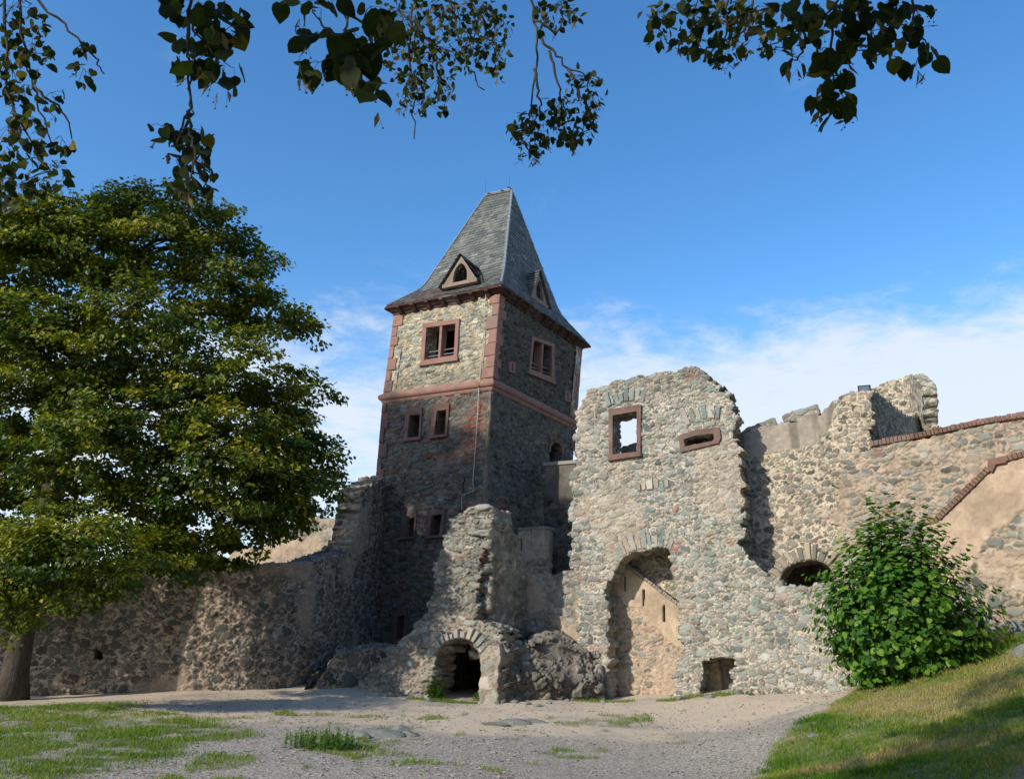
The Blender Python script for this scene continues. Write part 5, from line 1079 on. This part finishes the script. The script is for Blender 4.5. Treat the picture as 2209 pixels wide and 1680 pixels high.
# ---- tree over the camera: trunk and crown behind, hanging boughs in view
over = thing('overhanging_tree', 'shaded lime tree whose leafy boughs hang into the top of the picture', 'tree', base3((-1.5, -4.5)))
OT = [((-.6, -1.4, 6.6), 1.7), ((.8, -2.6, 7.6), 2.3), ((2.6, -2.6, 7.2), 2.4), ((-1.2, -4.6, 8.6), 2.4), ((1.2, -5.6, 9.2), 3.0), ((4.6, -4.0, 7.8), 2.6), ((-4.6, .2, 6.3), 1.2), ((-5.0, .6, 7.9), 1.1), ((-5.4, .2, 9.2), .6), ((-4.9, .9, 6.4), .8), ((-3.6, -.4, 7.2), 1.5), ((-2.6, -1.4, 6.6), 1.8), ((-4.4, -2.0, 8.4), 1.5)]
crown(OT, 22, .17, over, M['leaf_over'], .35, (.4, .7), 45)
mb = MB(); O0 = np.array([-1.5, -4.5, float(gz(-1.5, -4.5)[0])-.1]); mb.tube([O0, O0+[0, 0, 2], O0+[-.1, .2, 4.5], O0+[-.2, .5, 7], O0+[-.2, .8, 9.5]], [.55, .42, .36, .25, .08], 12); mb.build('trunk', M['bark'], over, True)
def bough(paths, clusters, Y, size, src, fruit=.25, dens=1.0, label=None):
    size *= .86; dens *= 1.55
    """one bough: woody path, leaves hung in clusters round pixel ellipses at about distance Y, fruits and bracts"""
    mb = MB(); W_ = []
    for p in paths:
        P_ = np.array([atY(a, b, (c[0] if c else Y)) for a, b, *c in p]); 
        if len(P_) > 2:
            s_ = np.linspace(0, len(P_)-1, len(P_)*4); P_ = np.stack([np.interp(s_, np.arange(len(P_)), P_[:, i]) for i in range(3)], 1); P_[1:-1] += RNG.normal(0, .006*Y/3, (len(P_)-2, 3))
        r0 = .0032*Y/2.5; mb.tube(P_, np.linspace(r0*1.9, r0*.7, len(P_)), 5); W_.append(P_)
    start = W_[0][0]; limb(mb, np.asarray(src, float), start, .06, .0062*Y/2.5, 8, .05, 6)
    W_ = np.concatenate(W_)
    LP, LN, LTp, LS, FP, BP = [], [], [], [], [], []
    for (cx, cy, rx, ry, n) in clusters:
        n = max(1, int(n*dens)); a = RNG.uniform(0, 2*math.pi, n); rr = RNG.uniform(0, 1, n)**.6; X = cx+rx*rr*np.cos(a); Yp = cy+ry*rr*np.sin(a)
        hub = W_[np.argmin(np.linalg.norm(W_-atY(cx, cy, Y), axis=1))]; c3 = atY(cx, cy-ry*.4, Y)
        if np.linalg.norm(hub-c3) > .02*Y: limb(mb, hub, c3, .0022*Y/2.5, .0014*Y/2.5, 5, .15, 4)
        for i in range(n):
            p = atY(X[i], Yp[i], Y*RNG.uniform(.95, 1.05)); LP.append(p); out = p-c3; LTp.append(out/(np.linalg.norm(out)+1e-6)*.7+np.array([0, 0, -.8])+unit(1)[0]*.45); LN.append(unit(1)[0]+np.array([0, -.5, .4])); LS.append(size*RNG.uniform(.65, 1.2))
            if i % 3 == 0: mb.tube(np.array([c3, (c3+p)/2+[0, 0, .01], p]), .0009*Y/2.5, 3)
            if RNG.uniform() < fruit:
                q_ = p+np.array([RNG.normal(0, .02), RNG.normal(0, .02), -RNG.uniform(.02, .07)]); BP.append(q_)
                for k_ in range(RNG.integers(1, 4)): f_ = q_+np.array([RNG.normal(0, .014), RNG.normal(0, .014), -.03-RNG.uniform(0, .03)]); FP.append(f_); mb.tube(np.array([q_, f_]), .0007*Y/2.5, 3)
    b_ = mb.build('bough', M['bark'], over, True)
    if label: b_['label'] = label
    n = len(LP); tn_ = np.clip(RNG.normal(.42, .25, n)+(RNG.uniform(0, 1, n) < .07)*.5, 0, 1); lo = leaves('foliage', np.array(LP), np.array(LN), np.array(LTp), np.array(LS), tn_, M['leaf_over'], b_, LH, LHF3, True, .35)
    if BP:                                                          # bracts and hanging fruits belong to the same foliage
        nb = len(BP); R_ = rotmats(unit(nb), unit(nb)*.4+np.array([0, 0, -1])); T_ = (LQ*np.array([.42, 1, 1]))[None]*RNG.uniform(.05, .08, nb)[:, None, None]; VB = (np.einsum('nij,nkj->nki', R_, T_)+np.array(BP)[:, None]).reshape(-1, 3)
        VF = (np.array(FP)[:, None]+OCT[None]*np.array([.0048, .0048, .006])).reshape(-1, 3); me_ = lo.data; nv = len(me_.vertices); co = np.zeros(nv*3, np.float32); me_.vertices.foreach_get('co', co); VL = co.reshape(-1, 3)+worldloc(lo)
        f3_ = np.concatenate([(np.arange(n)[:, None, None]*len(LH)+LHF3[None]).reshape(-1, 3), nv+len(VB)+(np.arange(len(FP))[:, None, None]*10+OF[None]).reshape(-1, 3)]); f4_ = nv+np.arange(nb*4).reshape(-1, 4)
        mi = np.concatenate([np.zeros(n*len(LHF3), int), np.full(len(FP)*len(OF), 2), np.ones(nb, int)]); tl = np.concatenate([np.repeat(tn_, len(LH)), np.repeat(RNG.uniform(0, 1, nb), 4), np.full(len(VF), .5)])
        bpy.data.objects.remove(lo); mesh('foliage', np.concatenate([VL, VB, VF]), [f3_, f4_], [M['leaf_over'], M['bract'], M['fruit']], b_, {'lf': np.stack([tl]*3, 1)}, True, matidx=mi)
bough([[(40, -60), (42, 40), (70, 180), (95, 260), (120, 330)], [(60, -20), (140, 55), (205, 125), (225, 160)], [(10, -40), (15, 200), (60, 300), (110, 370)], [(75, 190), (130, 230), (155, 300)]],
      [(25, 40, 50, 60, 16), (85, 40, 22, 30, 4), (70, 110, 50, 40, 12), (15, 150, 45, 60, 16), (50, 200, 50, 40, 12), (110, 210, 35, 25, 5), (60, 265, 45, 35, 9), (20, 290, 40, 50, 16), (20, 370, 45, 45, 16), (75, 390, 40, 30, 10), (125, 370, 26, 30, 7), (135, 310, 26, 22, 5), (20, 430, 40, 25, 9), (175, 100, 22, 22, 3), (180, 160, 26, 28, 5), (70, 330, 35, 30, 7)], 4.2, .076, (-3.4, -.5, 6.6), .25, 1.35)
bough([[(405, -60), (408, 20), (406, 90), (411, 170), (409, 250), (410, 290)], [(408, 20), (425, 80), (470, 120)], [(405, 240), (398, 270), (380, 310)], [(410, 285), (420, 340), (405, 400)]],
      [(350, 5, 22, 14, 2), (430, 20, 50, 32, 11), (480, 45, 45, 40, 9), (400, 88, 22, 20, 3), (455, 85, 40, 30, 7), (440, 130, 40, 26, 6), (385, 130, 25, 14, 2), (480, 140, 35, 40, 5), (505, 158, 22, 26, 2), (525, 45, 24, 22, 3)], 2.6, .088, (-2.0, -.6, 5.6), .22, 1.25)
bough([[(407, -60), (409, 90), (410, 230), (409, 258), (412, 300), (420, 350), (410, 400)], [(409, 258), (385, 290), (365, 310)], [(420, 340), (440, 385), (445, 410)]],
      [(350, 278, 30, 14, 3), (385, 300, 30, 22, 4), (420, 285, 30, 18, 4), (430, 320, 24, 24, 4), (410, 350, 30, 24, 5), (440, 365, 28, 18, 4), (390, 395, 40, 16, 4), (445, 415, 24, 22, 3), (410, 330, 22, 30, 3)], 3.1, .078, (-2.0, -.2, 5.8), .35, 1.25)
bough([[(760, -80), (752, 20), (738, 90), (745, 150), (790, 180)], [(738, 85), (700, 60), (665, 10)], [(750, 30), (800, 60), (830, 90)]],
      [(665, 12, 34, 22, 3), (605, 15, 16, 12, 1), (680, 80, 45, 22, 3), (745, 75, 30, 32, 5), (690, 145, 45, 26, 4), (745, 130, 40, 35, 7), (800, 110, 40, 26, 4), (785, 165, 35, 30, 5), (815, 190, 30, 26, 3), (800, 25, 36, 28, 4), (840, 55, 24, 26, 2), (740, 10, 30, 20, 3)], 2.35, .092, (-1.0, -1.0, 5.4), .25, 1.25)
bough([[(900, -60), (890, 40), (880, 120), (895, 220), (893, 300)], [(960, -40), (985, 60), (1010, 150), (1045, 195)], [(1000, -30), (1050, 60), (1085, 130)], [(895, 40), (940, 120), (945, 215)]],
      [(860, 40, 50, 50, 34), (925, 50, 50, 55, 40), (985, 30, 60, 40, 40), (1045, 30, 50, 40, 30), (880, 115, 48, 50, 36), (945, 120, 55, 50, 40), (1010, 100, 45, 50, 28), (1060, 110, 36, 42, 30), (885, 180, 42, 42, 28), (945, 190, 38, 42, 24), (925, 232, 40, 20, 12), (1085, 60, 22, 40, 9), (870, 225, 18, 20, 4), (1075, 150, 22, 18, 9)], 5.8, .068, (-.8, .2, 7.8), .25, 1.2)
bough([[(1130, -60), (1150, 30), (1158, 90), (1152, 180), (1140, 270), (1120, 300)], [(1158, 80), (1195, 115), (1225, 150), (1262, 165)], [(1152, 150), (1165, 210), (1165, 260)], [(1185, 110), (1205, 190), (1210, 240)], [(1225, 150), (1265, 230), (1275, 280)], [(1150, 45), (1205, 75), (1215, 40)]],
      [(1200, 20, 48, 28, 20), (1235, 35, 20, 22, 6), (1185, 60, 26, 16, 5), (1255, 175, 36, 26, 16), (1275, 215, 24, 30, 12), (1215, 225, 36, 24, 16), (1165, 250, 44, 26, 20), (1115, 275, 24, 16, 7), (1150, 295, 42, 24, 20), (1215, 265, 36, 30, 20), (1265, 270, 26, 30, 12), (1150, 325, 26, 14, 7), (1235, 300, 36, 14, 8), (1290, 180, 12, 14, 3)], 5.4, .07, (0.2, .2, 7.6), .3, 1.3)
bough([[(1560, -80), (1520, 20), (1480, 80), (1440, 95)], [(1560, -30), (1570, 60), (1550, 130)], [(1640, -40), (1610, 60), (1580, 110)]],
      [(1395, 38, 22, 16, 2), (1440, 25, 40, 30, 10), (1500, 35, 45, 40, 16), (1560, 40, 50, 50, 20), (1620, 40, 48, 50, 18), (1480, 85, 30, 28, 7), (1530, 100, 34, 28, 9), (1580, 105, 36, 28, 8), (1555, 138, 22, 14, 4), (1425, 75, 16, 16, 3), (1650, 80, 34, 40, 9)], 4.3, .078, (1.0, -.4, 6.8), .35, 1.3)
bough([[(1900, -90), (1810, 10), (1740, 60), (1640, 105)], [(1800, 15), (1790, 120), (1800, 200), (1790, 250)], [(1850, -20), (1860, 60), (1850, 110)], [(1960, -40), (1970, 40), (2000, 100)], [(1740, 60), (1730, 110), (1700, 150)]],
      [(1700, 30, 45, 34, 7), (1660, 115, 30, 12, 2), (1760, 25, 40, 34, 7), (1725, 75, 34, 28, 4), (1710, 135, 18, 36, 3), (1800, 50, 40, 44, 8), (1860, 30, 50, 38, 9), (1925, 20, 46, 34, 8), (1985, 35, 34, 36, 6), (1850, 100, 40, 34, 6), (1780, 115, 40, 30, 6), (1800, 165, 44, 32, 8), (1770, 205, 34, 24, 4), (1815, 215, 28, 26, 4), (1795, 250, 16, 20, 2), (1905, 75, 34, 30, 5), (1960, 90, 34, 28, 4), (1930, 130, 24, 18, 2), (1895, 120, 20, 24, 2), (2005, 115, 20, 26, 3), (1975, 150, 16, 16, 2)], 2.75, .088, (1.8, -1.0, 5.8), .3, 1.25)
# ---- the bush on the bank
bc = atY(1900, 1474, 15.4); bush = thing('lime_bush', 'dense round bush of large bright green leaves on the edge of the bank', 'bush', base3(bc))
B0 = np.array(base3(bc)); cb_ = atY(1950, 1300, 15.4); LP, LN, LTp, LS, TO = [], [], [], [], []
ml = MB()
for k_ in range(760):
    d = unit(1)[0]; d[2] = d[2]*.9; d /= np.linalg.norm(d); st_ = B0+np.array([RNG.uniform(-.25, .55), RNG.uniform(-.3, .3), RNG.uniform(0, .25)])
    d[:2] *= 1-.42*max(0, d[2]); e_ = cb_+d*np.array([1.72, 1.3, 2.0 if d[2] > 0 else 1.7])*RNG.uniform(.5, 1.0)**.5*(1.04+.07*RNG.normal())
    if e_[2] > cb_[2]+.6: e_[0] -= (e_[2]-cb_[2]-.6)*.05
    g_ = float(gz(e_[0], e_[1])[0])+.12
    if e_[2] < g_: e_[2] = g_+RNG.uniform(0, .2)
    s_ = np.linspace(0, 1, 9); mid_ = (st_+e_)/2+np.array([0, 0, .25*np.linalg.norm(e_-st_)*.6]); P_ = ((1-s_)**2)[:, None]*st_+(2*s_*(1-s_))[:, None]*mid_+(s_**2)[:, None]*e_
    if k_ < 90: ml.tube(P_, np.linspace(.014, .004, 9), 4)
    for s0 in np.linspace(.45, 1.0, 15):
        i_ = min(7, int(s0*8)); p = P_[i_]+(P_[i_+1]-P_[i_])*(s0*8-i_); sd_ = np.cross(P_[i_+1]-P_[i_], [0, 0, 1]); sd_ = sd_/(np.linalg.norm(sd_)+1e-9)*RNG.choice([-1, 1]); out = (p-cb_); out /= np.linalg.norm(out)+1e-9
        LP.append(p+sd_*.05+RNG.normal(0, .03, 3)); LN.append(np.array([0, 0, .65])+out*.75+unit(1)[0]*.45); LTp.append(sd_*.7+out*.45+np.array([0, 0, -.6])+unit(1)[0]*.3); LS.append(RNG.uniform(.075, .165)*(1.12-.3*s0)); TO.append(np.clip(RNG.normal(.42, .2)+.25*(s0 > .93), 0, 1))
leaves('foliage', np.array(LP), np.array(LN), np.array(LTp), np.array(LS), np.array(TO), M['leaf_bush'], bush, LH*np.array([1.05, 1, 1]), LHF3, True, .25)
ml.build('stems', M['bark'], bush, True)
# ---- small plants
def herb(name, label, cat, loc, n, h, spread, lsz, mat, group=None, stemlean=.35):
    o = thing(name, label, cat, loc, group); L0 = np.array(loc); LP, LN, LTp, LS, TO = [], [], [], [], []; mb = MB()
    for k_ in range(n):
        a = RNG.uniform(0, 2*math.pi); r = spread*math.sqrt(RNG.uniform()); b_ = L0+np.array([r*math.cos(a), r*math.sin(a)*.6, 0]); b_[2] = gz(b_[0], b_[1])[0]; hh = h*RNG.uniform(.5, 1.1)*(1-.35*r/spread); e_ = b_+np.array([RNG.normal(0, stemlean*.4)*hh, RNG.normal(0, stemlean*.4)*hh, hh]); mb.tube(np.array([b_-[0, 0, .02], (b_+e_)/2, e_]), .004, 3)
        for s0 in np.linspace(.1, 1, 14): p = b_+(e_-b_)*s0; d = unit(1)[0]; d[2] = .3*abs(d[2]); LP.append(p); LTp.append(d); LN.append(np.array([0, 0, 1])+unit(1)[0]*.5); LS.append(lsz*RNG.uniform(.6, 1.2)*(1.15-.5*s0)); TO.append(np.clip(RNG.normal(.5, .2), 0, 1))
    fo = leaves('foliage', np.array(LP), np.array(LN), np.array(LTp), np.array(LS), np.array(TO), mat, o); so_ = mb.build('stems', mat, o, attrs={'lf': np.full((sum(len(v) for v in mb.V), 3), .4)})
    bm = bmesh.new(); bm.from_mesh(fo.data); bm.from_mesh(so_.data); bm.to_mesh(fo.data); bm.free(); bpy.data.objects.remove(so_); return o
p = onground(688, 1612); herb('weed_clump', 'tall leafy green weed clump growing alone in the gravel yard', 'weed', tuple(p), 95, .33, .55, .05, M['weed'])
p = onground(935, 1506); herb('weed_clump', 'round nettle clump left of the dark cellar arch', 'weed', tuple(p), 50, .50, .24, .075, M['leaf_bush'])
p = onground(1050, 1510); herb('weed_clump', 'low sprawling weeds in the right corner of the cellar arch', 'weed', tuple(p), 40, .30, .35, .06, M['weed'])
p = onground(75, 1492); herb('weed_clump', 'leafy sapling in shade beside the lime tree trunk', 'weed', tuple(p), 22, .6, .38, .11, M['leaf_bush'])
p = onground(1660, 1494); herb('weed_clump', 'low dock leaves along the foot of the gate wall', 'weed', tuple(p), 40, .16, .8, .06, M['weed'])
p = onground(1236, 1500); herb('weed_clump', 'small tuft of weed between the vault ruin and gate wall', 'weed', tuple(p), 8, .22, .08, .05, M['weed'])
# ---- bed rock showing through the gravel, loose stones
def rock(name, label, cat, px, py, sx, sy, sz, group=None, seed=0, sink=.35, rot=0.0, mat=None):
    p = onground(px, py); bm_n = 14; th_ = np.linspace(0, math.pi, bm_n); ph_ = np.linspace(0, 2*math.pi, 22, endpoint=False); T_, Pp = np.meshgrid(th_, ph_, indexing='ij'); d = np.stack([np.sin(T_)*np.cos(Pp), np.sin(T_)*np.sin(Pp), np.cos(T_)], -1).reshape(-1, 3)
    pl_ = np.random.default_rng(seed+5).normal(size=(11, 3)); pl_ /= np.linalg.norm(pl_, axis=1)[:, None]; of = np.random.default_rng(seed+6).uniform(.55, .95, 11); r = np.min(np.where(d@pl_.T > .05, of/np.maximum(d@pl_.T, .05), 9), axis=1); r = np.minimum(r, 1.15)
    V = d*r[:, None]*(1+.10*(fbm(d*3+seed, seed, 3)-.5))[:, None]*np.array([sx, sy, sz]); c_, s_ = math.cos(rot), math.sin(rot); V = np.stack([V[:, 0]*c_-V[:, 1]*s_, V[:, 0]*s_+V[:, 1]*c_, V[:, 2]], 1)+p+np.array([0, 0, sz*(1-2*sink)*.5])
    ii_ = np.arange(bm_n*22).reshape(bm_n, 22); q_ = np.stack([ii_[:-1], ii_[1:], np.roll(ii_, -1, 1)[1:], np.roll(ii_, -1, 1)[:-1]], -1).reshape(-1, 4)
    return tag(mesh(name, V, q_, mat or M['rock'], None, None, False), label, cat, group)
ROCKS = [(748, 1586, .22, .16, .10, 'small squarish grey slab nearest the tall weed clump'), (775, 1590, .17, .12, .08, 'small flat stone between two larger slabs near the weed clump'), (800, 1584, .30, .20, .09, 'long flat grey slab in the middle of the rock band'), (838, 1588, .24, .15, .12, 'tilted grey slab at the middle of the rock band'), (862, 1582, .22, .18, .12, 'cracked raised stone at the right of the rock band'), (885, 1586, .18, .14, .08, 'pale low stone ending the rock band at right'),
         (1075, 1564, .34, .16, .06, 'flat grey stone slab lying alone left of the far slabs'), (1115, 1560, .30, .16, .08, 'grey slab in the middle of the far slabs'), (1150, 1557, .26, .14, .08, 'grey slab at the right end of the far slabs'), (840, 1502, .34, .2, .12, 'low boulder before the left foot of the buttress')]
for i, (px_, py_, a, b, c_, lab) in enumerate(ROCKS): rock('flat_stone', lab, 'stone', px_, py_, a, b, c_, 'flat stones showing through the gravel', i+1, .5, RNG.uniform(-.4, .4))
for i, (px_, py_, a, b, c_, lab) in enumerate([(2195, 1368, .13, .15, .22, 'upright broken stone at the right edge on top of the bank'), (2172, 1345, .12, .12, .12, 'round grey stone behind the upright broken stone'), (2145, 1358, .12, .12, .10, 'brown stone right of the bush on the bank'), (2208, 1412, .16, .18, .15, 'square pinkish stone low at the right edge of the bank')]): rock('boulder', lab, 'stone', px_, py_, a, b, c_, 'stones on top of the bank', i+31, .3)
rock('boulder', 'small pale stone lying in the sunlit grass of the bank', 'stone', 1757, 1589, .09, .07, .05, None, 51, .3)
for i in range(14):
    px_, py_ = [(1110, 1516), (1140, 1519), (1185, 1517), (1222, 1512), (1075, 1520), (860, 1494), (905, 1500), (925, 1512), (1300, 1515), (1470, 1508), (1530, 1505), (1238, 1509), (1160, 1524), (835, 1489)][i]
    sz_ = RNG.uniform(.05, .11); rock('loose_stone', 'small loose stone fallen at the foot of the ruined walls', 'stone', px_, py_, sz_*1.3, sz_, sz_*.8, 'loose stones along the foot of the ruins', 60+i, .3, RNG.uniform(0, 3))
# fallen leaves
n = 500; x = RNG.uniform(-8, 8, n); y = 8.5+12*RNG.uniform(0, 1, n)**1.3; z = gz(x, y)+.02
lit = leaves('leaf_litter', np.stack([x, y, z], 1), np.stack([RNG.normal(0, .3, n), RNG.normal(0, .3, n), np.ones(n)], 1), unit(n), RNG.uniform(.03, .065, n), RNG.uniform(.3, 1, n), M['bract'], None)
tag(lit, 'dry fallen leaves scattered over the gravel yard', 'leaves', kind='stuff')
